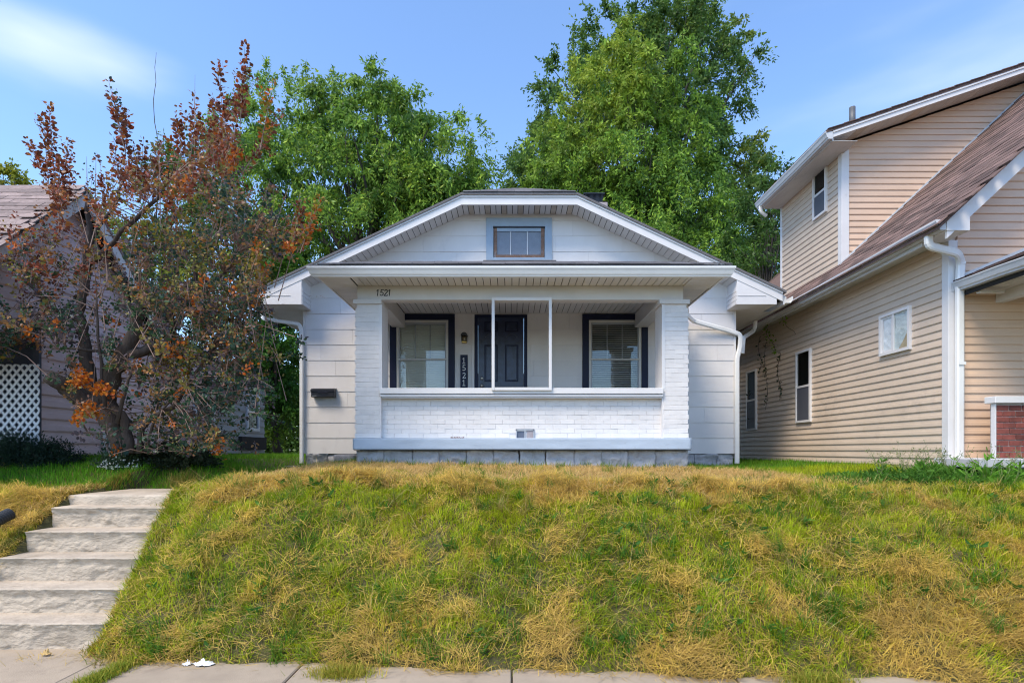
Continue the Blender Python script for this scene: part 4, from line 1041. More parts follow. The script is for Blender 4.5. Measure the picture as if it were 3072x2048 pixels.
siding('x', XN-.001, 1, [(5.8,2.98),(10.3,2.98),(NRY+.03,NZ(NRY)-.14),(NRY-.03,NZ(NRY)-.14)], 3.4, 5.1, .162, PINK, gl, t=.022, name='clapboard')
siding('x', XN-.001, 1, [(5.8,2.98),(7.48,2.98),(7.48,3.40),(5.8,3.40)], 2.98, 3.40, .162, PINK, gl, t=.022, name='clapboard')
box('porch_header', (-11.4,5.8,2.80), (XN-.003,5.95,2.98), PEELW, ph)
box('foundation', (-11.4,7.55,1.0), (XN+.012,14.2,1.452), GREENF, ph)
box('porch_back_wall', (-11.4,7.49,1.2), (XN-.02,7.515,2.95), mat('recess_shade_blue',(.03,.04,.07),.6), ph)  # gloom of the porch recess put into the wall colour
box('porch_deck', (-11.4,5.85,1.15), (XN-.03,7.48,1.28), GREENF, ph); box('porch_post', (XN-.16,5.82,1.1), (XN-.05,5.93,2.799), PEELW, ph)
box('corner_board', (XN-.06,7.46,1.46), (XN+.024,7.4995,2.97), mat('dark_corner',(.05,.06,.09),.6), ph)
for dz, nm, mt in ((0,'roof',LSH),):
    rr = M(); xo = -5.98
    rr.prism([(5.2,NZ(5.2)),(NRY,NRZ),(10.6,NZ(10.6)),(10.6,NZ(10.6)-.05),(NRY,NRZ-.05),(5.2,NZ(5.2)-.05)][::-1], 0, -11.6, xo)
    prf = rr.build(nm, mt, ph)
smL = shingle_mesh(.33,.19,.009,LSH)
def ts2(p): return p.x > -.93*p.y-.3 and p.x < xo-.05 and p.y < NRY+.02
roofshingles(prf, smL, (-9.0,5.25,NZ(5.25)+.002), (1,0,0), (0,1,NP), 30, 10, .13, .33, ts2)
M().prism([(5.2,NZ(5.2)-.052),(NRY,NRZ-.052),(NRY,NRZ-.24),(5.2,NZ(5.2)-.24)][::-1], 0, xo-.045, xo-.012).build('rake_board', PEELW, ph)
M().prism([(NRY+.001,NRZ-.052),(10.6,NZ(10.6)-.052),(10.6,NZ(10.6)-.24),(NRY+.001,NRZ-.24)][::-1], 0, xo-.045, xo-.012).build('rake_board', PEELW, ph)
M().prism([(5.2,NZ(5.2)-.006),(NRY,NRZ-.006),(NRY,NRZ-.045),(5.2,NZ(5.2)-.045)][::-1], 0, xo+.001, xo+.012).build('roof_edge', BLACKM, ph)
M().prism([(5.9,NZ(5.9)-.06),(NRY,NRZ-.06),(10.3,NZ(10.3)-.06),(10.3,NZ(10.3)-.08),(NRY,NRZ-.08),(5.9,NZ(5.9)-.08)][::-1], 0, XN-.0, xo-.046).build('rake_soffit', DARK, ph)  # near-black underside: the overhang's shadow put into its colour
M().prism([(10.3,3.62),(14.6,3.15),(14.6,3.08),(10.3,3.55)], 0, -11.5, -6.12).build('rear_roof', LSH, ph)
for y0, y1, z0, z1 in NWN:
    m_ = M(); e = .07; X = XN+.024
    m_.box((X-.02,y0,z0),(X+.02,y0+e,z1)); m_.box((X-.02,y1-e,z0),(X+.02,y1,z1)); m_.box((X-.02,y0+e,z1-e),(X+.02,y1-e,z1)); m_.box((X-.02,y0+e,z0),(X+.02,y1-e,z0+e))
    wn = m_.build('window', mat('blue_white_trim',(.5,.55,.65),.5), ph)
    box('pane', (X-.012,y0+e,z0+e), (X-.008,y1-e,z1-e), GLASSA, wn); box('meeting_rail', (X-.005,y0+e,(z0+z1)/2-.02), (X+.012,y1-e,(z0+z1)/2+.02), WTRIM, wn); box('window_back', (X-.0215,y0+e,z0+e), (X-.020,y1-e,z1-e), DARK, wn)
for y in (8.62, 8.74): M().tube([(XN+.055,y,1.3),(XN+.055,y,3.3)], .028, 8).build('downpipe', WTRIM, ph)
box('wall_shelf', (XN+.02,12.9,1.55), (XN+.10,14.2,1.85), DARK, ph); box('bulkhead_edge', (XN+.03,12.4,1.43), (XN+.14,14.25,1.47), BLACKM, ph)
# lattice: each slat a part
la = thing('lattice_screen', (-6.85, 7.3, 1.3), 'white diamond lattice screen at the porch of the pink house', 'lattice')
YL = 7.32; lx0, lx1 = -7.6, PX(117,YL); lz0, lz1 = 1.25, PZ(1092,YL)
w2 = .019; stp = .1005
for fam, yy in ((1,YL),(-1,YL+.008)):
    lo = lx0-(lz1-lz0) if fam > 0 else lx0; hi = lx1 if fam > 0 else lx1+(lz1-lz0)
    t = lo+.03; A = 1.22
    while t < hi:
        # diagonal strip through (t, lz0), direction (fam,A)
        h = (lz1-lz0); x1_ = t+fam*h/A; ww = w2/1.0
        poly = [(t-ww,lz0),(t+ww,lz0),(x1_+ww,lz1),(x1_-ww,lz1)]
        for a_, b_, c_ in ((1,0,lx1),(-1,0,-lx0)):
            if len(poly) > 2: poly = hclip(poly, a_, b_, c_)
        if len(poly) > 2 and max(p[1] for p in poly)-min(p[1] for p in poly) > .03:
            M().prism(poly, 1, yy, yy+.0075).build('slat', LATW, la)
        t += stp
# ------------------------------------------------------------------ plants
def unit(v): return v/np.maximum(np.linalg.norm(v, axis=-1, keepdims=True), 1e-9)
def leaves(name, P, D, L, Wd, col, m, parent=None, shape=4, N=None, origin=(0,0,0)):
    """P base points, D directions; L,Wd sizes"""
    n = len(P); r_ = RNG.normal(size=(n,3)) if N is None else N+RNG.normal(size=(n,3))*.35
    D = unit(D); s = unit(np.cross(D, r_)); nn = np.cross(s, D); L = L[:,None]; Wd = Wd[:,None]
    if shape == 4:
        v = np.stack([P, P+D*L*.45+s*Wd*.5-nn*L*.05, P+D*L-nn*L*.12, P+D*L*.45-s*Wd*.5-nn*L*.05], 1); k = 4
        f = (np.arange(n)[:,None]*4+np.arange(4)[None,:])
    elif shape == 6:
        v = np.stack([P, P+D*L*.30+s*Wd*.46, P+D*L*.72+s*Wd*.40-nn*L*.06, P+D*L-nn*L*.12, P+D*L*.72-s*Wd*.40-nn*L*.06, P+D*L*.30-s*Wd*.46], 1); k = 6
        f = np.concatenate([np.arange(n)[:,None]*6+np.array([0,1,2,3])[None,:], np.arange(n)[:,None]*6+np.array([0,3,4,5])[None,:]])
    c = np.repeat(col, k, 0)
    return npmesh(name, v.reshape(-1,3), f, m, parent, c, origin)
def normal_at(x, y):
    e = .03; gx = (H(x+e,y)-H(x-e,y))/(2*e); gy = (H(x,y+e)-H(x,y-e))/(2*e)
    gx = np.clip(gx,-1,1); gy = np.clip(gy,-1.2,1.2)
    return unit(np.stack([-gx,-gy,np.ones_like(gx)],-1))
def blades(name, x, y, zo, L, Wd, az, t1, t2, col, kind='stuff', parent=None, z=None, upbias=.5, label=None, cat=None):
    n = len(x); Z = (H(x,y) if z is None else z)+zo; P = np.stack([x,y,Z],-1)
    Nn = unit(normal_at(x,y)*(1-upbias)+np.array([0,0,1])*upbias) if z is None else np.tile(np.array([0,0,1.]),(n,1))
    T = unit(np.cross(Nn, np.array([0,1.,0.001]))); B = np.cross(Nn, T)
    h = np.cos(az)[:,None]*T+np.sin(az)[:,None]*B; s = -np.sin(az)[:,None]*T+np.cos(az)[:,None]*B
    d1 = np.cos(t1)[:,None]*Nn+np.sin(t1)[:,None]*h; d2 = np.cos(t2)[:,None]*Nn+np.sin(t2)[:,None]*h
    L = L[:,None]; Wd = Wd[:,None]*.5
    M1 = P+d1*L*.5; M2 = M1+d2*L*.5
    v = np.stack([P-s*Wd, P+s*Wd, M1-s*Wd*.8, M1+s*Wd*.8, M2], 1).reshape(-1,3)
    b = np.arange(n)[:,None]*5
    q = b+np.array([0,1,3,2]); t = b+np.array([2,3,4])
    c = np.repeat(col, 5, 0)
    o = npmesh(name, v, [q, t], GRASS, parent, c); tag(o, label, cat, kind=kind); return o
def mixc(a, b, t): t = np.clip(t,0,1)[:,None]; return np.array(a)*(1-t)+np.array(b)*t
def U(a, b, n): return RNG.uniform(a, b, n)
def stairmask(x, y): return (x > ST_X0-.03) & (x < SX1(y)-.03) & (y > 4.2) & (y < 6.66)
GREEN = (.15,.31,.010); LIME = (.46,.52,.015); OLIVE = (.56,.49,.02); HAY = (.76,.54,.11); BROWN = (.44,.29,.09); DKG = (.03,.075,.012); GOLD = (.42,.27,.045)
def sample(n, y0, y1, xf=.93, pad=.35):
    y = U(y0, y1, n*2); x = U(-1, 1, n*2)*(xf*y1+pad); k = np.abs(x) < xf*y+pad; return x[k][:n], y[k][:n]
def dryness(x, y):
    d = fbm(x*.9+3, y*1.6+1, 4); d2 = fbm(x*3+8, y*4.5, 3)
    v = (d-.5)*2.5+(d2-.5)*3.2+.08
    v += .6*(1-ss(y, 3.9, 4.5))                                          # dry foot of the bank
    v += 1.3*ss(y, 5.12, 5.5)*(1-ss(y, 7.6, 8.3))*ss(x, -3.4, -2.6)*(1-ss(x, 3.0, 4.2))   # straw on the crest
    v += .5*np.exp(-((x-4.0-.5*(5.3-y))/.5)**2)*(y < 5.5)*(y > 4.5)
    v += .7*(x < -4.3)*(y > 4.6)*(y < 6.0)
    v -= 2.2*(x < -3.2)*ss(y, 6.05, 6.6); v -= 1.2*ss(x, 3.2, 4.2)*ss(y, 6.1, 6.9)
    return v
def grasscol(x, y, n, shift=0):
    v = dryness(x, y)+RNG.normal(0,.28,n)+shift
    g = mixc(GREEN, LIME, fbm(x*2.2, y*3)*1.5-.02+RNG.normal(0,.25,n)); c = g*(1-ss(v,.3,.85))[:,None]+mixc(OLIVE, HAY, v-.45)*ss(v,.3,.85)[:,None]
    c = np.where((x < -3.3)[:,None] & (y > 6.2)[:,None] & (v < .3)[:,None], mixc((.09,.30,.012),(.19,.42,.02), U(0,1,n)), c)
    br = (RNG.random(n) < .05)[:,None]; c = np.where(br, np.array(BROWN), c)
    return c*RNG.uniform(.5,1.3,(n,1))
# bank: upright green blades
n = 195000; x, y = sample(n, 3.58, 5.9); n = len(x)
k = (y > yb(x)-.02+.10*(RNG.random(n)-.2)) & ~stairmask(x,y); dn = fbm(x*5+2, y*6, 3); k &= RNG.random(n) < .35+1.1*dn
k &= RNG.random(n) < 1.25-.75*ss(dryness(x,y),.5,1.2)
x, y = x[k], y[k]; n = len(x); tuft = fbm(x*7+3, y*9, 2)
L = (.035+.135*tuft**1.3*RNG.uniform(.6,1.35,n)); az = U(0,2*math.pi,n)*.6+ (fbm(x*2,y*2,2)*12)
blades('bank_grass', x, y, -.01, L*1.0, U(.0035,.0065,n), az, np.abs(RNG.normal(.45,.35,n)), np.abs(RNG.normal(1.0,.45,n)), grasscol(x,y,n,-.12))
# mown hay lying on the bank
n = 165000; x, y = sample(n, 3.55, 5.8); n = len(x)
k = (y > yb(x)-.03-.12*RNG.random(n)**2) & ~stairmask(x,y); v = dryness(x,y); k &= RNG.random(n) < .14+.9*ss(v,.25,1.0)
x, y = x[k], y[k]; n = len(x)
sw_a = fbm(x*1.3+5, y*1.3, 2)*14+RNG.normal(0,.9,n)
mound = .075*ss(fbm(x*2.6+4,y*3.4+2,3),.42,.72)
blades('cut_hay', x, y, mound+U(.0,.045,n), U(.06,.20,n), U(.0025,.0045,n), sw_a, RNG.normal(1.35,.22,n), RNG.normal(1.65,.3,n), mixc(HAY, BROWN, RNG.normal(.25,.3,n)+.35*(1-ss(y,4.0,4.5)))*RNG.uniform(.5,1.3,(n,1)))
# straw and grass on the flat crest
n = 150000; x, y = sample(n, 5.25, 8.3, .93, .3); n = len(x); k = ~stairmask(x,y) & ~((y > 8.15)&(x > -2.3)&(x < 2.6)); x, y = x[k], y[k]
v = dryness(x,y); dry = RNG.random(len(x)) < ss(v,.15,.9)*.85
xa, ya = x[dry], y[dry]; n = len(xa)
blades('straw_mat', xa, ya, .03*fbm(xa*3,ya*3,3)+U(0,.03,n), U(.05,.15,n), U(.003,.0055,n), U(0,6.28,n), RNG.normal(1.3,.25,n), RNG.normal(1.6,.3,n), mixc((.80,.58,.25), (.60,.38,.13), U(0,1.1,n))*RNG.uniform(.75,1.15,(n,1)))
xa, ya = x[~dry], y[~dry]; n = len(xa); lf = (xa < -3.3)|(xa > 3.4)
blades('lawn_grass', xa, ya, -.005, U(.04,.09,n)*(1+.4*lf), U(.0035,.006,n), U(0,6.28,n), np.abs(RNG.normal(.3,.3,n)), np.abs(RNG.normal(.7,.4,n)), grasscol(xa,ya,n,-.3))
# farther lawn and side yards
n = 130000; x, y = sample(n, 7.0, 14.5, .93, .3); k = ((x < -3.85)&(x > -6.2)&(y > 7.4))|((x > 4.1)&(x < 5.45)&(y > 8.2))|((x < -6.25)&(y < 7.45))|((x > 2.6)&(x<5.4)&(y<10.2)&(y>8.1))|((x < -2.4)&(y < 10.2)&(y > 8)&(x>-4)); x, y = x[k], y[k]; n = len(x)
blades('side_yard_grass', x, y, -.005, U(.05,.12,n), U(.005,.008,n), U(0,6.28,n), np.abs(RNG.normal(.3,.25,n)), np.abs(RNG.normal(.6,.35,n)), mixc((.08,.26,.012),(.18,.36,.02), U(0,1,n))*RNG.uniform(.7,1.2,(n,1)))
# long tufts scattered over the bank
xs_, ys_, L_, az_, c_ = [], [], [], [], []
for i in range(520):
    y0 = RNG.uniform(4.0, 5.7) if i < 430 else RNG.uniform(5.6,8.0); x0 = RNG.uniform(-1,1)*(.93*y0)
    if ST_X0-.15 < x0 < ST_X1+.05 or (y0 < 5.9 and x0 < ST_X0): continue
    m_ = int(RNG.integers(18,48)); xs_.append(x0+RNG.normal(0,.028,m_)); ys_.append(y0+RNG.normal(0,.028,m_)); L_.append(RNG.uniform(.08,.19,m_)); az_.append(RNG.uniform(0,6.28,m_))
    cc_ = [(.07,.19,.015),(.13,.25,.02),(.20,.26,.03),(.30,.24,.06)][int(RNG.integers(0,4))]; c_.append(np.array(cc_)*RNG.uniform(.7,1.25,(m_,1)))
# overhanging fringe along the steps and walk
for i in range(900):
    y0 = RNG.uniform(4.25, 6.7); side = RNG.random() < .72
    x0 = (float(SX1(y0))-.03+RNG.normal(.03,.05)) if side else ST_X0-.05-abs(RNG.normal(0,.04))
    m_ = 9; xs_.append(x0+RNG.normal(0,.02,m_)); ys_.append(y0+RNG.normal(0,.02,m_)); L_.append(RNG.uniform(.06,.16 if side else .11,m_)); az_.append(RNG.normal(3.1 if side else .3,.9,m_)); 
    c_.append(mixc((.10,.21,.015),(.40,.27,.05), np.full(m_, RNG.uniform(0,1.0 if side else 1.4)))*RNG.uniform(.7,1.25,(m_,1)))
# along the foundation
for i in range(300):
    x0 = RNG.uniform(-3.9,5.3); y0 = (8.12 if -2.3 < x0 < 2.6 else 10.2)-abs(RNG.normal(0,.07)); 
    if x0 > 4.1: y0 = RNG.uniform(7.5,11)
    m_ = 7; xs_.append(x0+RNG.normal(0,.02,m_)); ys_.append(y0+RNG.normal(0,.02,m_)); L_.append(RNG.uniform(.06,.17,m_)); az_.append(RNG.uniform(0,6.28,m_)); c_.append(mixc((.07,.2,.015),(.25,.3,.04), U(0,1,m_)))
x = np.concatenate(xs_); y = np.concatenate(ys_); L = np.concatenate(L_); az = np.concatenate(az_); n = len(x)
blades('grass_tufts', x, y, 0, L, U(.004,.008,n), az, np.abs(RNG.normal(.35,.2,n)), np.abs(RNG.normal(.95,.35,n)), np.concatenate(c_))
# long straw stalks
n = 2600; x, y = sample(n, 4.0, 5.8, .9, 0); k = ~stairmask(x,y); x, y = x[k], y[k]; n = len(x)
blades('straw_stalks', x, y, U(.02,.08,n), U(.15,.38,n), U(.002,.0035,n), U(0,6.28,n), RNG.normal(1.25,.25,n), RNG.normal(1.5,.25,n), mixc((.60,.45,.20),(.36,.30,.08),U(0,1,n)))
# broad leaf weeds on the bank
n = 0; P_, D_, L_, c_ = [], [], [], []
for i in range(150):
    y0 = RNG.uniform(3.98,5.6); x0 = RNG.uniform(-.9,.95)*y0*.95
    if ST_X0-.1 < x0 < ST_X1+.1 or x0 < ST_X0: continue
    m_ = int(RNG.integers(5,12)); a = RNG.uniform(0,6.28,m_); z0 = float(H(np.array(x0),np.array(y0)))+.035
    P_.append(np.array([x0,y0,z0])+RNG.normal(0,.012,(m_,3))); D_.append(np.stack([np.cos(a),np.sin(a)-.4,RNG.uniform(.2,1.0,m_)],-1)); L_.append(RNG.uniform(.035,.085,m_)); c_.append(np.tile(np.array([(.05,.15,.02),(.09,.21,.025)][i%2]),(m_,1))*RNG.uniform(.8,1.2,(m_,1)))
L = np.concatenate(L_); o = leaves('bank_weeds', np.concatenate(P_), np.concatenate(D_), L, L*.36, np.concatenate(c_), GRASS, shape=6); tag(o, kind='stuff')

# tufts growing over the sidewalk: countable things
def tuft(name, x0, y0, rx, ry, m_, L0, L1, colA, colB, label, cat, group=None, lean=None, w_=(.003,.006)):
    x = x0+RNG.normal(0,rx,m_); y = y0+RNG.normal(0,ry,m_); z = np.maximum(H(x,y), 0)
    az = RNG.uniform(0,6.28,m_) if lean is None else RNG.normal(lean,.8,m_)
    L = RNG.uniform(L0,L1,m_)
    o = blades(name, x, y, 0, L, U(*w_,m_), az, np.abs(RNG.normal(.6,.35,m_)), np.abs(RNG.normal(1.2,.4,m_)), mixc(colA,colB,U(0,1,m_))*RNG.uniform(.75,1.2,(m_,1)), kind=None, z=z)
    tag(o, label, cat, group); return o
xs_ = np.linspace(0,1,9)
m_ = 2600; t = RNG.random(m_); px_ = 225+t*225+RNG.normal(0,9,m_); py_ = 2075-t*110+RNG.normal(0,7,m_)
yy = EYE*F/(py_-HOR); xx = (px_-CX)/F*yy
o = blades('grass_strip', xx, yy, 0, U(.03,.09,m_), U(.003,.006,m_), RNG.normal(.4,1.2,m_), np.abs(RNG.normal(.6,.3,m_)), np.abs(RNG.normal(1.2,.4,m_)), mixc((.17,.27,.02),(.48,.40,.05),RNG.normal(.4,.35,m_)), kind=None, z=np.maximum(H(xx,yy),0)*0+.005)
tag(o, 'strip of yellow green grass growing out of the sidewalk crack near the steps', 'grass')
tuft('grass_tuft', PX(1045,3.97), 3.85, .10, .05, 1000, .04,.12,(.22,.30,.02),(.52,.38,.07),'straw and lime tuft spilling onto the sidewalk at the bottom left of centre','grass')
tuft('grass_tuft', PX(2420,3.85), 3.72, .10, .04, 1100, .04,.12,(.20,.30,.02),(.48,.36,.07),'small lime tuft on the sidewalk edge at the bottom right','grass')
tuft('grass_tuft', PX(770,8.9), 6.9, .10, .09, 500, .10,.24,(.22,.25,.05),(.45,.33,.08),'shaggy yellow tuft rising above the left end of the crest','grass')
# litter
def crumple(name, c, rx, ry, rz, m, label, cat, seed):
    vs = []; fs = []; n = 16
    for i in range(n+1):
        for j in range(n+1):
            u, v = i/n*2-1, j/n*2-1; rr = max(abs(u),abs(v)); ang = math.atan2(v,u); f_ = (.75+.35*float(fbm(np.array(ang*1.7+seed),np.array(seed*3.),2)))
            h = float(fbm(np.array(u*2.2+seed*5),np.array(v*2.2+seed),3)); l_ = math.hypot(u,v) or 1; 
            vs.append((c[0]+u*rr/l_*rx*f_, c[1]+v*rr/l_*ry*f_, c[2]+.006+abs(h-.42)*1.7*rz*(1.1-rr*.8)))
    for i in range(n):
        for j in range(n): k = i*(n+1)+j; fs.append((k,k+n+1,k+n+2,k+1))
    o = add(name, vs, fs, m, None, True); mo = o.modifiers.new('s','SOLIDIFY'); mo.thickness = .0008; return tag(o, label, cat)
yy = 4.03
crumple('paper_scrap', (PX(612,yy),yy,.0), .082,.05,.075, PAPER, 'larger flat crumpled white paper scrap on the sidewalk', 'litter', 2)
crumple('paper_scrap', (PX(562,yy),yy,.0), .032,.03,.07, PAPER, 'small balled white paper scrap left of the larger scrap on the sidewalk', 'litter', 5)
crumple('paper_scrap', (PX(393,7.0),7.0,float(H(np.array(PX(393,7.)),np.array(7.)))+.03), .035,.03,.05, PAPER, 'tiny white scrap lying in the green lawn behind the steps', 'litter', 8)
crumple('dry_leaf', (PX(133,4.2),4.22,.0), .04,.02,.08, mat('dry_leaf',(.50,.33,.12),.7,.2,30,.2), 'curled tan dry leaf on the sidewalk at the foot of the steps', 'leaf', 9)
# corrugated pipe
pp = thing('drain_pipe', (-4.95,5.35,.9), 'black corrugated drain pipe end poking out of the dry grass by the steps', 'pipe')
a = Vector((PX(-60,4.9),4.9,PZ(1585,4.9))); b = Vector((PX(30,5.15),5.15,PZ(1540,5.15))); m_ = M(); pts, rs = [], []
for i in range(50): t = i/49; pts.append(a.lerp(b,t)); rs.append(.048 if (i//2)%2 else .056)
m_.tube(pts, rs, 14, False); m_.build('pipe_body', PIPEB, pp); M().tube([b,b+(b-a).normalized()*.01],[.04,.04],12).build('pipe_mouth', DARK, pp)
P2 = [Vector((PX(52,5.5),5.5,PZ(1522,5.5))), Vector((PX(85,5.8),5.8,PZ(1508,5.8))), Vector((PX(120,6.0),6.0,PZ(1494,6.0)))]
M().tube([P2[0].lerp(P2[1],t) if t<=1 else P2[1].lerp(P2[2],t-1) for t in np.linspace(0,2,40)], [.036+.006*((i//2)%2) for i in range(40)], 10).build('pipe_body', mat('weathered_pipe',(.16,.14,.12),.7), pp)

# ------------------------------------------------------------------ trees
def crown_tree(name, base, blobs, nclump, nleaf, lsz, cols, label, group=None, droop=.5, trunk_r=.25, yell=None, spikes=(), seed=1, cl_r=(.45,.9), dens_gap=.0, asp=.42, limbs=26, leafm=None):
    """blobs: (px,py,Y,rx_px,ry_px,depth_m,weight)"""
    rg = np.random.default_rng(seed); base = np.array(base, float); root = thing(name, base, label, 'tree', group)
    wts = np.array([b[6] for b in blobs], float); wts /= wts.sum(); C = []
    while len(C) < nclump:
        b = blobs[rg.choice(len(blobs), p=wts)]; d = unit(rg.normal(size=3)); r_ = rg.uniform(.12,1)**(1/2.4)
        Y = b[2]; c = np.array([PX(b[0],Y),Y,PZ(b[1],Y)]); s = np.array([b[3]/F*Y, b[5], b[4]/F*Y]); p = c+d*s*r_*(.85+.3*rg.random())
        if p[2] < base[2]+.8: continue
        C.append((p, unit((p-c)/s), r_))
    P, D, Ls, Cc = [], [], [], []
    for p, o_, r_ in C:
        m_ = int(nleaf/nclump*rg.uniform(.5,1.5)); R_ = rg.uniform(*cl_r)
        # several drooping sprays per clump
        ns = max(3, m_//22); 
        for k in range(ns):
            mm = m_//ns+1; d = unit(o_*.8+rg.normal(size=3)*.9+np.array([0,0,.25])); ln = R_*rg.uniform(.5,1.2)
            t = rg.uniform(0,1,mm)[:,None]; q = p+d*ln*t+np.array([0,0,-1])*droop*ln*t**2+rg.normal(0,.045*ln+.02,(mm,3))
            dd = unit(d*.6+rg.normal(size=(mm,3))*.7+np.array([0,0,-1.0*droop-.2])); P.append(q); D.append(dd); Ls.append(rg.uniform(.7,1.3,mm)*lsz)
            hgt = (q[:,2]-base[2]); cA, cB, cY = cols
            tmix = np.full(mm, rg.normal(.45,.5))+rg.normal(0,.18,mm); c = mixc(cA,cB,tmix)
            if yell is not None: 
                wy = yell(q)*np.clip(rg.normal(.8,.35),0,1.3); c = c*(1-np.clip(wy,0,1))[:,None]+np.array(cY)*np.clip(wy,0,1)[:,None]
            Cc.append(c)
    for (sx,sy,sY,ln,lean) in spikes:     # upright leafy shoots standing out of the crown
        mm = int(150*ln); p = np.array([PX(sx,sY),sY,PZ(sy,sY)]); t = rg.uniform(0,1,mm)[:,None]; q = p-np.array([lean,0,1])*ln*t+rg.normal(0,1,(mm,3))*(.05+.24*t)*.55
        P.append(q); D.append(unit(rg.normal(size=(mm,3))*.8+np.array([0,0,-.3]))); Ls.append(rg.uniform(.7,1.2,mm)*lsz*.95); Cc.append(mixc(mixc(cols[0],cols[1],rg.normal(.6,.35,mm)),cols[2],(rg.random(mm)<.18)*.6) if False else (mixc(cols[0],cols[1],rg.normal(.6,.35,mm))*(1-.5*(rg.random((mm,1))<.15))+np.array(cols[2])*.5*(rg.random((mm,1))<.15)))
    P = np.concatenate(P); D = np.concatenate(D); Ls = np.concatenate(Ls); Cc = np.concatenate(Cc)*rg.uniform(.8,1.2,(len(P),1))
    leaves('crown', P, D, Ls, Ls*asp, Cc, leafm or LEAF, root, 4, origin=tuple(base))
    tr = M(); cen = np.mean([c[0] for c in C], 0); top = base*.25+cen*.75; top[2] = base[2]+(cen[2]-base[2])*.75
    pts = [base+(top-base)*t+np.array([.12*math.sin(t*5+seed),.1*math.cos(t*4),0]) for t in np.linspace(0,1,8)]
    tr.tube(pts, [trunk_r*(1-.62*i/7) for i in range(8)], 9)
    br = M(); idx = rg.permutation(len(C))[:limbs*3]
    for j, i in enumerate(idx):
        q = C[i][0]; k0 = min(7, max(2, int((q[2]-base[2])/(top[2]-base[2]+.01)*6*.7))); a = pts[k0]; md = (a+q)/2+np.array([0,0,.12*np.linalg.norm(q-a)])+rg.normal(0,.15,3)
        r0 = trunk_r*.32 if j < limbs else trunk_r*.13
        br.tube([a, a*.6+md*.4, md, q*.6+md*.4, q], [r0,r0*.75,r0*.5,r0*.3,r0*.1], 5)
    tr.build('trunk', BARKF, root, True); br.build('limbs', BARKF, root, True)
    return root
GA, GB, GY = (.06,.14,.025), (.25,.41,.05), (.46,.48,.04)
TY = 19.0
rs_ = np.random.default_rng(77)
def autosp(pts, Y, n):
    o = []
    for i in range(n):
        t = rs_.uniform(0, len(pts)-1.001); k = int(t); a, b = np.array(pts[k]), np.array(pts[k+1]); p = a+(b-a)*(t-k)+rs_.normal(0,9,2); o.append((p[0], p[1], Y+rs_.normal(0,1.0), rs_.uniform(.45,1.1), rs_.normal(0,.18)))
    return o
AUTO_A = autosp([(690,300),(760,240),(850,215),(960,225),(1080,240),(1200,300),(1300,360),(1400,420),(1440,520)], TY, 40)+autosp([(760,420),(900,380),(1050,400),(1180,450),(1300,540)], TY-2.2, 36)+autosp([(760,620),(900,560),(1050,580),(1180,630),(1350,680)], TY-2.8, 36)
crown_tree('maple_tree', (PX(1080,TY),TY,1.3), [(1080,640,TY,330,360,3.2,1.0),(1320,520,TY,130,150,2,.22),(900,480,TY,230,210,2.4,.4),(760,620,TY,190,230,2.4,.4),(1130,420,TY,180,190,2,.3),(1020,900,TY,380,200,2.5,.5),(1330,780,TY,110,180,1.8,.25),(1340,640,TY,90,120,1.6,.2),(1240,680,TY,150,160,2,.3),(1340,640,TY,100,110,1.6,.22),(1290,560,TY,150,110,1.8,.25)],
    620, 150000, .15, (GA,GB,GY), 'broad green maple with drooping leaves behind the left of the white bungalow', None, .75, .3,
    lambda q: ss(q[:,2],12.2,14.8)*ss(-q[:,0],3.6,7.5)*1.0, AUTO_A+[(1115,178,TY,2.0,0),(918,185,TY,1.8,.1),(1000,205,TY,1.6,0),(800,175,TY,1.6,.1),(1200,260,TY,1.6,-.2),(1062,225,TY,1.5,0),(1185,235,TY,1.2,0),(1380,320,TY,1.3,-.2),(870,240,TY,1.5,.1),(960,270,TY,1.5,0),(1290,330,TY,1.2,-.1),(1430,345,TY,1.0,-.5),(1452,460,TY,.9,-.8),(745,205,TY,1.4,.1)], 4, (.5,1.0), asp=.34)  # leaves turn yellower at upper left: sunlit side put into leaf colour
BY = 21.0
crown_tree('shade_tree', (PX(1960,25),25,1.3), [(1860,230,25,190,190,2.6,.55),(2060,220,25,170,200,2.6,.55),(2090,460,25,160,240,2.6,.5),(1720,380,25,130,190,2.2,.3),(1640,500,25,110,110,2,.2),(1580,545,25,75,60,1.6,.1),(2240,650,25,90,190,2,.3),(2130,760,25,150,140,2,.3),(2010,40,25,90,60,1.6,.12),(2290,800,25,60,110,1.6,.15)],
    620, 110000, .15, ((.06,.13,.03),(.14,.24,.04),(.30,.31,.04)), 'tallest dark leaved tree with loose crown behind the brighter maple', None, .15, .32,
    lambda q: .55*ss(fbm(q[:,0]*.5,q[:,2]*.5,2),.5,.75), autosp([(1590,400),(1650,300),(1700,180),(1800,110),(1900,90),(2000,40),(2120,40),(2200,130),(2240,250),(2240,420),(2300,560)], 25, 36)+[(1985,5,25,1.8,0),(2110,0,25,1.8,0),(2040,10,25,1.4,.1),(1725,75,25,1.8,.1),(2210,100,25,1.6,-.2),(2250,190,25,1.2,-.3),(1790,50,25,1.4,0),(1890,65,25,1.2,0),(2245,420,25,1.2,0)], 9, (.5,.95), asp=.5, limbs=34)
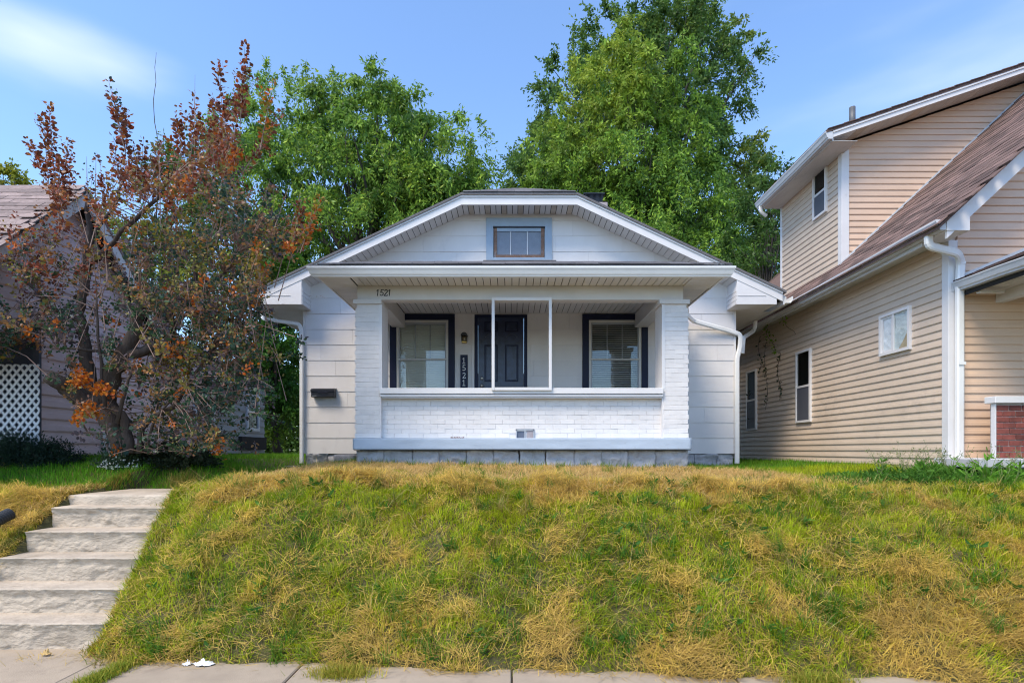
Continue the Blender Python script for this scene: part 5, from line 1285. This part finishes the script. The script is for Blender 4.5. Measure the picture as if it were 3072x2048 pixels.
crown_tree('maple_tree', (PX(1900,BY),BY,1.3), [(1900,430,BY,230,290,2.6,1),(1720,560,BY,130,190,2,.35),(1880,720,BY,260,210,2.6,.7),(2080,720,BY,140,220,2,.3),(1660,560,BY,90,110,1.6,.15),(2200,800,BY,90,80,1.6,.12),(1850,230,BY,110,100,1.6,.22)],
    480, 105000, .155, (GA,(.25,.42,.05),(.40,.45,.04)), 'bright green maple rising directly behind the bungalow chimney', None, .7, .28,
    lambda q: .55*ss(q[:,2],9.5,15.0)*ss(-q[:,0],-6.4,-3.4), autosp([(1650,420),(1720,320),(1800,200),(1900,160),(2020,240),(2100,420),(2180,600)], BY, 26)+autosp([(1680,520),(1800,380),(1950,400),(2080,560)], BY-2.3, 30)+autosp([(1700,700),(1850,600),(2000,640),(2150,740)], BY-2.5, 30)+[(1690,300,BY,1.0,.2)], 14, (.45,.9), asp=.36)  # brighter leaf colour toward top and left paints the lit side of the crown
crown_tree('lacy_tree', (PX(2300,17),17,1.3), [(2290,620,17,60,120,1.2,.5),(2320,830,17,60,90,1.2,.5),(2230,780,17,70,110,1.2,.4)],
    90, 9000, .12, ((.045,.10,.02),(.09,.17,.03),(.2,.22,.03)), 'thin lacy tree filling the gap between the bungalow and the tan house', None, .2, .12, None, [(2262,430,17,1.0,0)], 15, (.3,.6))
crown_tree('yard_tree', (PX(840,17),17,1.3), [(850,1080,17,90,200,1.4,1),(790,1180,17,80,160,1.2,.6),(700,1000,17,160,160,1.4,.5),(860,800,17,60,150,1.2,.4),(880,1290,17,50,90,1,.4)],
    150, 26000, .13, ((.04,.12,.018),(.08,.20,.02),(.22,.30,.03)), 'leafy green tree in the side yard between the pink house and the bungalow', None, .5, .14, lambda q: .7*ss(-q[:,2],-3.2,-1.5), (), 16, (.35,.7))
crown_tree('golden_tree', (PX(-30,20),20,1.3), [(20,540,20,55,50,1,1),(-80,560,20,90,90,1.5,.7)], 44, 2600, .16, ((.22,.26,.03),(.34,.34,.03),(.4,.36,.03)), 'small yellow green tree top peeking over the pink house roof at far left', None, .4, .12, None, [(30,490,20,.5,0)], 17, (.3,.6))
crown_tree('backyard_tree', (PX(480,16),16,1.3), [(470,800,16,170,170,1.5,1),(620,760,16,150,180,1.5,.8),(560,500,16,90,80,1.2,.3),(300,700,16,60,60,1,.2)], 190, 22000, .12, ((.04,.09,.03),(.10,.17,.03),(.32,.34,.05)), 'mixed green tree half hidden behind the purple leaved tree', None, .3, .14, lambda q: ss(fbm(q[:,0]*.8+4,q[:,2]*.8,2),.45,.7), (), 18, (.35,.7))
# hedge of distant foliage closing the horizon
def hedge(name, x0, x1, y, z0, z1, n, label):
    x = U(x0,x1,n); zz = z0+(z1-z0)*RNG.random(n)*(.65+.5*fbm(x*.5,x*.1,3)); yy = y+RNG.normal(0,.5,n)
    P = np.stack([x,yy,zz],-1); L = U(.10,.2,n)*1.2; o = leaves(name, P, RNG.normal(size=(n,3))+np.array([0,0,-.5]), L, L*.6, mixc((.03,.08,.015),(.10,.18,.03),fbm(x*1.5,zz*1.5,3)*1.6-.3)*RNG.uniform(.7,1.2,(n,1)), LEAF); return tag(o, label, 'hedge')
hedge('distant_hedge', -16, -3.9, 30, 0.8, 6.0, 60000, 'dark green hedge closing off the back yard beyond the left trees')
hedge('distant_hedge', 5.0, 20, 32, 0.8, 6.5, 30000, 'green hedge far behind the tan house on the right')

# ------------------------------------------------------------------ purple smoke tree in front of the pink house
def c1(x, y): return (x/1.651, 500+y/1.651)
def c0(x, y): return (x/2.24, 100+y/2.24)
PY = 7.0
pt = thing('purple_tree', (PX(372,PY),PY,1.22), 'purple and orange leaved multi-stem tree in front of the pink house', 'tree')
def W3(p, Y): return (PX(p[0],Y), Y, PZ(p[1],Y))
tk = M()
BR = [ # list of (pixel points in the first crop, depth start, depth end, radius start, radius end, thing)
 ([c1(605,1425),c1(585,1350),c1(560,1290),c1(535,1230),c1(515,1180)], 7.0,7.0,.10,.13),
 ([c1(650,1430),c1(600,1370),c1(555,1320),c1(520,1270),c1(505,1200)], 7.05,6.95,.06,.06),
 ([c1(640,1420),c1(625,1300),c1(600,1230),c1(560,1190)], 6.9,7.0,.06,.05),
 ([c1(510,1190),c1(430,1160),c1(360,1110),c1(300,1065),c1(235,1035)], 7.0,6.6,.115,.08),
 ([c1(500,1180),c1(450,1120),c1(450,1000),c1(425,900),c1(415,820),c1(395,740),c1(405,640),c1(420,560),c1(432,490)], 7.0,7.1,.075,.045),
 ([c1(432,495),c1(426,420),c1(440,330),c1(434,240),c1(432,180)], 7.1,7.1,.042,.022),
 ([c1(434,490),c1(480,460),c1(520,410),c1(600,320),c1(700,240),c1(790,140),c1(835,70)], 7.1,6.9,.036,.018),
 ([c1(430,420),c1(460,350),c1(500,290),c1(545,230),c1(580,150),c1(600,90),c1(640,20)], 7.1,7.2,.028,.014),
 ([c0(1130,980),c0(1130,870),c0(1100,790),c0(1060,720),c0(1040,600),c0(1030,450),c0(1048,330),c0(1040,230),c0(1050,130)], 6.9,6.9,.006,.002),
 ([c0(1140,980),c0(1165,920),c0(1180,850)], 6.9,6.9,.007,.002),
 ([c1(515,1190),c1(530,1090),c1(570,1000),c1(600,940),c1(650,860),c1(680,800),c1(690,700),c1(692,645)], 7.0,6.9,.12,.055),
 ([c1(610,950),c1(680,925),c1(760,890),c1(830,870),c1(850,810),c1(845,720),c1(880,640),c1(960,560),c1(1000,450),c1(1040,360)], 6.95,7.3,.07,.022),
 ([c1(960,650),c1(1040,590),c1(1110,530),c1(1160,460),c1(1180,400)], 7.1,7.3,.03,.012),
 ([c1(700,1300),c1(760,1230),c1(860,1190),c1(960,1040),c1(1040,930),c1(1085,820),c1(1150,780),c1(1190,750)], 6.9,7.2,.035,.015),
 ([c1(520,1200),c1(505,1050),c1(490,900),c1(480,760),c1(478,650)], 6.8,6.7,.022,.01),
 ([c1(580,1270),c1(610,1150),c1(640,1050),c1(655,980)], 6.8,6.7,.025,.012),
 ([c1(560,930),c1(500,915),c1(430,905),c1(360,900),c1(290,905)], 6.9,6.6,.022,.01),
 ([c1(360,830),c1(290,720),c1(220,660),c1(130,560),c1(90,480),c1(20,450)], 7.0,6.7,.04,.014),
 ([c1(600,1400),c1(560,1360),c1(480,1340),c1(430,1310),c1(400,1270)], 6.9,6.7,.02,.008),
 ([c1(740,1420),c1(735,1340),c1(760,1260),c1(850,1150),c1(905,1090)], 6.9,6.9,.022,.010),
 ([c1(700,1300),c1(690,1420)], 6.9,6.9,.035,.04),
]
nodes = []
for pts, y0, y1, r0, r1 in BR:
    m_ = len(pts); w3 = []
    # refine with wobble
    P_ = [np.array(W3(p, y0+(y1-y0)*i/(m_-1))) for i, p in enumerate(pts)]
    Q = []
    for i in range(m_-1):
        for t in (0,.5): 
            q = P_[i]*(1-t)+P_[i+1]*t
            if 0 < i or t: q = q+RNG.normal(0,1,3)*min(.012,r0*.3)
            Q.append(q)
    Q.append(P_[-1]); rs = [ (r0+(r1-r0)*i/(len(Q)-1))*RNG.uniform(.92,1.1) for i in range(len(Q))]
    tk.tube([tuple(q) for q in Q], rs, 9 if r0 > .03 else 6); nodes += [(q, r) for q, r in zip(Q, rs)] if r0 > .0065+.001 else []
tk.build('trunk', BARK, pt, True)
NODE = np.array([q for q, r in nodes])
sp_ = M(); P, D, Ls, Cc, Nn_ = [], [], [], [], []
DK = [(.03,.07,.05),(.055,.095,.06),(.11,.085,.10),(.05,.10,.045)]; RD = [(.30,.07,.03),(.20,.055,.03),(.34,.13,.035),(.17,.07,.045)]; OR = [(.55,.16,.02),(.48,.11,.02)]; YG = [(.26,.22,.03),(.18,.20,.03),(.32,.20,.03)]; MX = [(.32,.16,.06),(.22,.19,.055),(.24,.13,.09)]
def shoot(p0, d, ln, nl, pal, lsz, curve=.0, r=.004, dens_base=.15):
    d = unit(np.array(d, float)); pts = [p0+d*ln*t+np.array([0,0,curve])*ln*t*t for t in np.linspace(0,1,5)]
    sp_.tube([tuple(q) for q in pts], [r,r*.85,r*.7,r*.5,r*.25], 4, False)
    t = RNG.uniform(dens_base,1.02,nl); base = p0+d*ln*t[:,None]+np.array([0,0,curve])*ln*(t**2)[:,None]
    a = RNG.uniform(0,6.28,nl); u = unit(np.cross(d, np.array([.3,.9,.1]))); v = np.cross(d,u)
    rad = u*np.cos(a)[:,None]+v*np.sin(a)[:,None]; st_ = RNG.uniform(.01,.03,nl)[:,None]
    P.append(base+rad*st_); D.append(unit(rad+d*.5+RNG.normal(0,.25,(nl,3))+np.array([0,0,-.15]))); Ls.append(RNG.uniform(.7,1.25,nl)*lsz*(1-.3*t))
    c = np.array([pal[k] for k in RNG.integers(0,len(pal),nl)])*RNG.uniform(.7,1.3,(nl,1)); Cc.append(c)
# tall plumes with fixed tips (full-size pixel coordinates), (base), palette
PLUME = [((145,312),(165,560),RD),((130,355),(150,600),RD),((82,422),(150,560),RD),((325,240),(370,420),DK+RD),((330,285),(375,450),RD),((385,335),(375,480),RD),((650,195),(680,420),RD),((735,135),(720,380),RD),((745,190),(700,420),RD),
 ((690,290),(650,500),OR+RD),((700,380),(670,560),OR),((640,290),(640,520),RD),((585,370),(560,560),RD+MX),((580,280),(600,480),RD),((430,420),(420,600),RD),((405,430),(380,600),RD),((535,362),(545,480),RD),((470,440),(470,600),MX),((820,240),(780,450),OR+YG),((850,330),(700,560),RD),((205,420),(180,620),RD),((215,450),(190,640),RD),((310,520),(330,640),RD),((180,470),(175,700),RD),((340,410),(360,560),RD),
 ((450,620),(440,780),YG+MX),((960,590),(900,760),YG+OR),((905,600),(870,760),RD),((860,650),(830,780),OR+MX),((790,690),(770,830),YG),((945,650),(890,760),OR),((560,1010),(560,1200),YG+OR),((260,470),(262,620),DK),((288,455),(286,620),DK),((585,225),(583,470),DK)]
for tip, bs, pal in PLUME:
    Y = 6.85+RNG.uniform(-.2,.25); a = np.array(W3(bs,Y)); b = np.array(W3(tip,Y+RNG.uniform(-.1,.1))); ln = np.linalg.norm(b-a)
    thin = tip in ((260,470),(288,455),(585,225))
    shoot(a, b-a, ln, 8 if thin else int(85*ln+14), pal, .062 if not thin else .03, 0, .006)
    if not thin:
        for k in range(3): t = RNG.uniform(.1,.7); shoot(a+(b-a)*t, (b-a)/ln+RNG.normal(0,.35,3), ln*RNG.uniform(.2,.4), 14, pal, .055, .1, .003)
# volume of leafy shoots; zones: (px,py,rx,ry,count,palette)
ZN = [(60,760,90,90,50,YG+RD),(90,850,130,120,110,RD+DK+MX),(60,990,100,60,90,DK+MX),(190,980,140,70,120,DK),(30,1060,60,30,16,DK+YG),(250,830,120,90,55,MX+DK+RD),(330,640,110,110,60,RD+MX),(190,690,70,80,14,RD),(180,600,60,60,20,RD),
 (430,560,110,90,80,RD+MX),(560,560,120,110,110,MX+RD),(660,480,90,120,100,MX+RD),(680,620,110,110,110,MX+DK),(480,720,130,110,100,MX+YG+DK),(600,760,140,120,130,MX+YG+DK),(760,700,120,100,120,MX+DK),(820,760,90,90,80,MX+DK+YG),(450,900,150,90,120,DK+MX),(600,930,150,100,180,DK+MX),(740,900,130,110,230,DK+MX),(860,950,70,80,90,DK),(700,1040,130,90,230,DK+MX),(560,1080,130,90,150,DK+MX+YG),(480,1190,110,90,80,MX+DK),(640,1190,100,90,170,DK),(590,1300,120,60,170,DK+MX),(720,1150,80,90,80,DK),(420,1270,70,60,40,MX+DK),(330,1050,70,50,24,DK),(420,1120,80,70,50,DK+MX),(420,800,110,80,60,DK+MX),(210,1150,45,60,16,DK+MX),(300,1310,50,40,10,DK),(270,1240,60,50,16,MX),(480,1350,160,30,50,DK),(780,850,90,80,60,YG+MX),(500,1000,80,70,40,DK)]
for px_, py_, rx_, ry_, cnt, pal in ZN:
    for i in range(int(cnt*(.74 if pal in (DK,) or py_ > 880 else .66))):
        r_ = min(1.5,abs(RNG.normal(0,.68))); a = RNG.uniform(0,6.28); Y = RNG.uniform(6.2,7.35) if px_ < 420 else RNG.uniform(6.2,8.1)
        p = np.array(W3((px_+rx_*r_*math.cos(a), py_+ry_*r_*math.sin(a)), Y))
        qx, qy = CX+p[0]/p[1]*F, HOR-(p[2]-EYE)/p[1]*F
        if (qx > 775+.4*abs(qy-900) and 790 < qy < 1010) or (qx > 915 and qy > 740): continue
        if p[2] < float(H(p[0],p[1]))+.08: p[2] = float(H(p[0],p[1]))+.08
        k = np.argmin(((NODE-p)**2).sum(1)); dv = p-NODE[k]; up = .9 if py_ < 900 else .35
        d = unit(dv*.7+np.array([0,0,up])+RNG.normal(0,.4,3)); 
        hb = pal[int(RNG.integers(0,len(pal)))]; pl = [hb,hb]+[pal[int(RNG.integers(0,len(pal)))]]
        if RNG.random() < .035: pl = OR
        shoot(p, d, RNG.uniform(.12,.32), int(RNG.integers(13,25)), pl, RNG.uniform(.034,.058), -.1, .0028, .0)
        if RNG.random() < .22 and np.linalg.norm(dv) < 1.6: 
            sp_.tube([tuple(NODE[k]), tuple((NODE[k]+p)/2+np.array([0,0,.06])), tuple(p)], [.008,.005,.003], 4, False)
for (px_,py_,rx_,ry_,cnt) in ((240,1135,26,26,16),(312,1165,34,16,14),(268,1235,28,22,14),(240,1255,12,30,6),(515,1055,12,22,6),(700,470,26,32,12),(865,755,20,22,6),(640,1330,30,22,5),(950,890,14,10,3)):
    for i in range(cnt):
        p = np.array(W3((px_+RNG.normal(0,rx_*.5), py_+RNG.normal(0,ry_*.5)), RNG.uniform(6.45,6.6))); shoot(p, RNG.normal(0,1,3)+np.array([0,0,.2]), .08, 12, OR+[(.60,.22,.03)], .05, 0, .002, 0)
# long pale suckers
for i in range(46):
    px_ = RNG.uniform(120,860); p = np.array(W3((px_, RNG.uniform(700,1250)), RNG.uniform(6.4,7.3))); ln = RNG.uniform(.6,1.5); d = np.array([RNG.normal(.05,.2),RNG.normal(0,.1),1])
    shoot(p, d, ln, int(ln*10), MX, .05, 0, .0065, .3)
sp_.build('shoots', TWIG, pt, True)
P = np.concatenate(P); D = np.concatenate(D); Ls = np.concatenate(Ls); Cc = np.concatenate(Cc)
# keep leaves out of the pink house and out of the bungalow
ppx = CX+P[:,0]/P[:,1]*F; ppy = HOR-(P[:,2]-EYE)/P[:,1]*F
k = ~((P[:,0] < -6.2)&(P[:,1] > 7.45)) & ~((ppx > 800+.5*np.abs(ppy-900))&(ppy > 800)&(ppy < 1010)&(RNG.random(len(P)) < .93)) & ~((ppx > 925)&(ppy > 760)) & ~((P[:,0] > -3.85)&(P[:,1] > 9.8)); P, D, Ls, Cc = P[k], D[k], Ls[k], Cc[k]
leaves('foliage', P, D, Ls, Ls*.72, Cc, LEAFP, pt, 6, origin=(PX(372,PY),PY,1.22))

# ------------------------------------------------------------------ shrubs
def shrub(name, c, r, n, lsz, cA, cB, label, seed, asp=.35, flowers=0, up=.4):
    rg = np.random.default_rng(seed); root = thing(name, c, label, 'shrub'); c = np.array(c, float); r = np.array(r)
    st_ = M(); P, D, C_ = [], [], []
    nb_ = n//26
    for i in range(nb_):
        d = unit(rg.normal(size=3)+np.array([0,0,.5])); d[2] = abs(d[2]); tip = c+d*r*rg.uniform(.55,1.08); b = c+np.array([d[0],d[1],0])*r*.25*rg.random()+np.array([0,0,.02])
        if i < 60: st_.tube([tuple(b),tuple((b+tip)/2+np.array([0,0,.03])),tuple(tip)],[.008,.005,.003],4,False)
        dd = unit(tip-b+np.array([0,0,up*.3])); m_ = 26; t = rg.uniform(-.3,.25,m_)[:,None]; P.append(tip+dd*t*.35+rg.normal(0,.02,(m_,3))); D.append(unit(dd+rg.normal(0,.8,(m_,3)))); C_.append(mixc(cA,cB,np.full(m_,rg.normal(.4,.3)))*rg.uniform(.75,1.25,(m_,1)))
    P = np.concatenate(P); D = np.concatenate(D); C_ = np.concatenate(C_); L = rg.uniform(.7,1.3,len(P))*lsz
    leaves('foliage', P, D, L, L*asp, C_, LEAF, root, 4, origin=tuple(c)); st_.build('stems', BARKF, root)
    if flowers:
        fm = M(); 
        for i in range(flowers):
            d = unit(rg.normal(size=3)+np.array([0,-.6,.4])); p = c+d*r*rg.uniform(.9,1.08)
            if p[2] < c[2]+.02: p[2] = c[2]+.05
            for k in range(5): a = k*1.257; fm.poly([tuple(p),tuple(p+np.array([.012*math.cos(a),-.004,.012*math.sin(a)])),tuple(p+np.array([.012*math.cos(a+.9),-.004,.012*math.sin(a+.9)]))],[(0,1,2)])
        tag(fm.build('flowers', mat('white_petal',(.8,.8,.76),.6,0,1,0), root), kind='stuff')
    return root
g = lambda x, y: float(H(np.array(float(x)),np.array(float(y))))
YS = 7.1
shrub('yew_bush', (PX(45,YS),YS,g(PX(45,YS),YS)-.02), (.45,.35,.40), 11000, .04, (.012,.028,.018),(.03,.06,.03), 'dark green yew bush below the white lattice', 21, .25)
shrub('yew_bush', (PX(150,YS),YS,g(PX(150,YS),YS)-.02), (.34,.3,.28), 7000, .04, (.012,.028,.018),(.03,.055,.03), 'lower right dark yew bush beside the white lattice', 22, .25)
shrub('flowering_bush', (PX(365,7.0),7.0,g(PX(365,7.0),7.0)-.02), (.26,.2,.19), 5000, .035, (.03,.06,.03),(.07,.11,.05), 'low bush with tiny white flowers at the foot of the purple tree', 23, .4, 150)
shrub('dark_bush', (PX(520,7.3),7.3,g(PX(520,7.3),7.3)-.02), (.5,.3,.24), 7000, .045, (.02,.035,.02),(.05,.07,.04), 'dark undergrowth bush right of the purple tree trunk', 24, .5)
# weeds against the tan house
def weedplant(name, x0, y0, nl, ln, wd, label, seed, colr=((.08,.22,.02),(.18,.38,.04)), erect=.7, shape=6):
    rg = np.random.default_rng(seed); z0 = g(x0,y0); root = thing(name, (x0,y0,z0), label, 'weed', None)
    sm_ = M(); P, D, L = [], [], []
    for i in range(max(3,nl//7)):
        a = rg.uniform(0,6.28); h = ln*rg.uniform(1.0,2.2); e = np.array([x0+.25*h*math.cos(a),y0+.25*h*math.sin(a),z0+h]); b = np.array([x0,y0,z0])
        sm_.tube([tuple(b),tuple((b+e)/2+np.array([0,0,.02])),tuple(e)],[.005,.004,.002],4,False)
        for k in range(7): t = rg.uniform(.05,1); P.append(b+(e-b)*t); aa = rg.uniform(0,6.28); D.append([math.cos(aa),math.sin(aa),erect]); L.append(ln*rg.uniform(.5,1.1)*(1.1-.5*t))
    P = np.array(P); D = np.array(D); L = np.array(L); n = len(P)
    sm_.build('stem', mat('green_stem',(.16,.22,.06),.6), root)
    leaves('leaves', P, D, L, L*wd, mixc(*colr,rg.random(n)), GRASS, root, shape, origin=(x0,y0,z0)); return root
WP = [(2850,6.35,.17,.2,'leafy green weed at the foot of the white corner post'),(2960,6.1,.19,.2,'broad leaved weed in front of the brick knee wall'),(3040,6.0,.18,.2,'dock weed at the right edge below the brick wall'),(2760,6.4,.15,.28,'small leafy weed left of the white corner post'),
      (2650,6.7,.13,.28,'bushy weed below the plastic covered window'),(2905,5.9,.16,.22,'large bright leaved weed in front of the tan downspout'),(3010,5.7,.15,.28,'low leafy weed near the right edge of the lawn')]
for i, (px_,Y,ln,wd,lb) in enumerate(WP): weedplant('leafy_weed', PX(px_,Y), Y, 42, ln, wd, lb, 40+i)
def wispy(px_, Y, h, label, seed):
    rg = np.random.default_rng(seed); x0 = PX(px_,Y); z0 = g(x0,Y); root = thing('tall_weed', (x0,Y,z0), label, 'weed'); m_ = M(); P, D = [], []
    for i in range(6):
        a = rg.uniform(0,6.28); e = np.array([x0+.35*h*math.cos(a),Y+.2*h*math.sin(a),z0+h*rg.uniform(.7,1.05)]); b = np.array([x0,Y,z0]); md = (b+e)/2+np.array([0,0,.08])
        m_.tube([tuple(b),tuple(md),tuple(e)],[.003,.0025,.001],4,False)
        for k in range(9):
            t = rg.uniform(.35,1); q = b*(1-t)**2+md*2*t*(1-t)+e*t*t; d = rg.normal(size=3)*.05+np.array([0,0,.03]); m_.tube([tuple(q),tuple(q+d)],[.0012,.0008],3,False)
            for j in range(3): P.append(q+d*rg.uniform(.3,1)); D.append(rg.normal(size=3))
    m_.build('stem', mat('dry_green_stem',(.20,.22,.09),.7), root); n = len(P); L = rg.uniform(.012,.03,n)
    leaves('leaves', np.array(P), np.array(D), L, L*.4, mixc((.12,.2,.05),(.25,.25,.10),rg.random(n)), GRASS, root, 4, origin=(x0,Y,z0))
for i,(px_,Y,h,lb) in enumerate([(2640,6.7,.42,'wispy tall weed standing left of the plastic covered window foot'),(2720,6.7,.40,'wispy seed headed weed leaning on the tan side wall'),(2790,6.6,.42,'thin branching weed just left of the white corner post'),(2850,6.5,.40,'tall wispy weed rising in front of the white corner post'),(2940,6.4,.42,'tall dark seeded weed between the downspout and the brick wall'),(3020,6.3,.40,'thin weed growing up the red brick wall')]): wispy(px_,Y,h,lb,60+i)
n = 14000; x = U(3.2,6.4,n); y = 6.0+U(0,1.0,n)+.2*np.sin(x*5); k = (x > 3.4+.5*np.abs(y-6.4))&~((x>5.42)&(y>7.0)); x, y = x[k], y[k]; n = len(x)
P = np.stack([x,y,H(x,y)+U(.0,.17,n)*fbm(x*3,y*3,2)*1.6*ss(x,3.6,4.8)],-1); L = U(.04,.10,n)
tag(leaves('weed_cover', P, np.stack([RNG.normal(0,1,n),RNG.normal(0,1,n),np.full(n,.9)],-1), L, L*.24, mixc((.05,.15,.02),(.13,.28,.03),fbm(x*4,y*4,2))*RNG.uniform(.7,1.2,(n,1)), GRASS, shape=6), kind='stuff')
# vines on the tan wall
vn = thing('climbing_vine', (5.4,11.6,3.9), 'thin leafy vine hanging from the tan house eave gutter', 'vine'); m_ = M(); P, D, C_ = [], [], []
for y0, z0, z1, nn, grn in ((11.7,4.15,3.55,60,1),(12.1,3.9,2.4,40,0),(11.5,3.5,2.55,40,0),(12.4,4.0,3.2,20,0),(10.9,4.1,3.75,12,1),(12.9,2.9,2.2,14,0)):
    pts = [(XS-.03-(.20*(1-t) if grn else 0), y0+.08*math.sin(t*7+y0), z0+(z1-z0)*t) for t in np.linspace(0,1,9)]
    m_.tube(pts, .004, 4, False)
    for i in range(nn): t = RNG.random(); k = int(t*8); q = np.array(pts[k])+(np.array(pts[min(8,k+1)])-np.array(pts[k]))*(t*8-k); P.append(q+RNG.normal(0,.03 if not grn else .06,3)*np.array([.3,1,1])); D.append(RNG.normal(size=3)*np.array([.5,1,1])+np.array([-.5,0,-.4])); C_.append((.16,.28,.03) if grn else (.05,.07,.035))
m_.build('stem', BARKF, vn); P = np.array(P); n = len(P); L = U(.03,.07,n); leaves('leaves', P, np.array(D), L, L*.6, np.array(C_), LEAF, vn, 6, origin=(5.4,11.6,3.9))
bpy.context.view_layer.update()
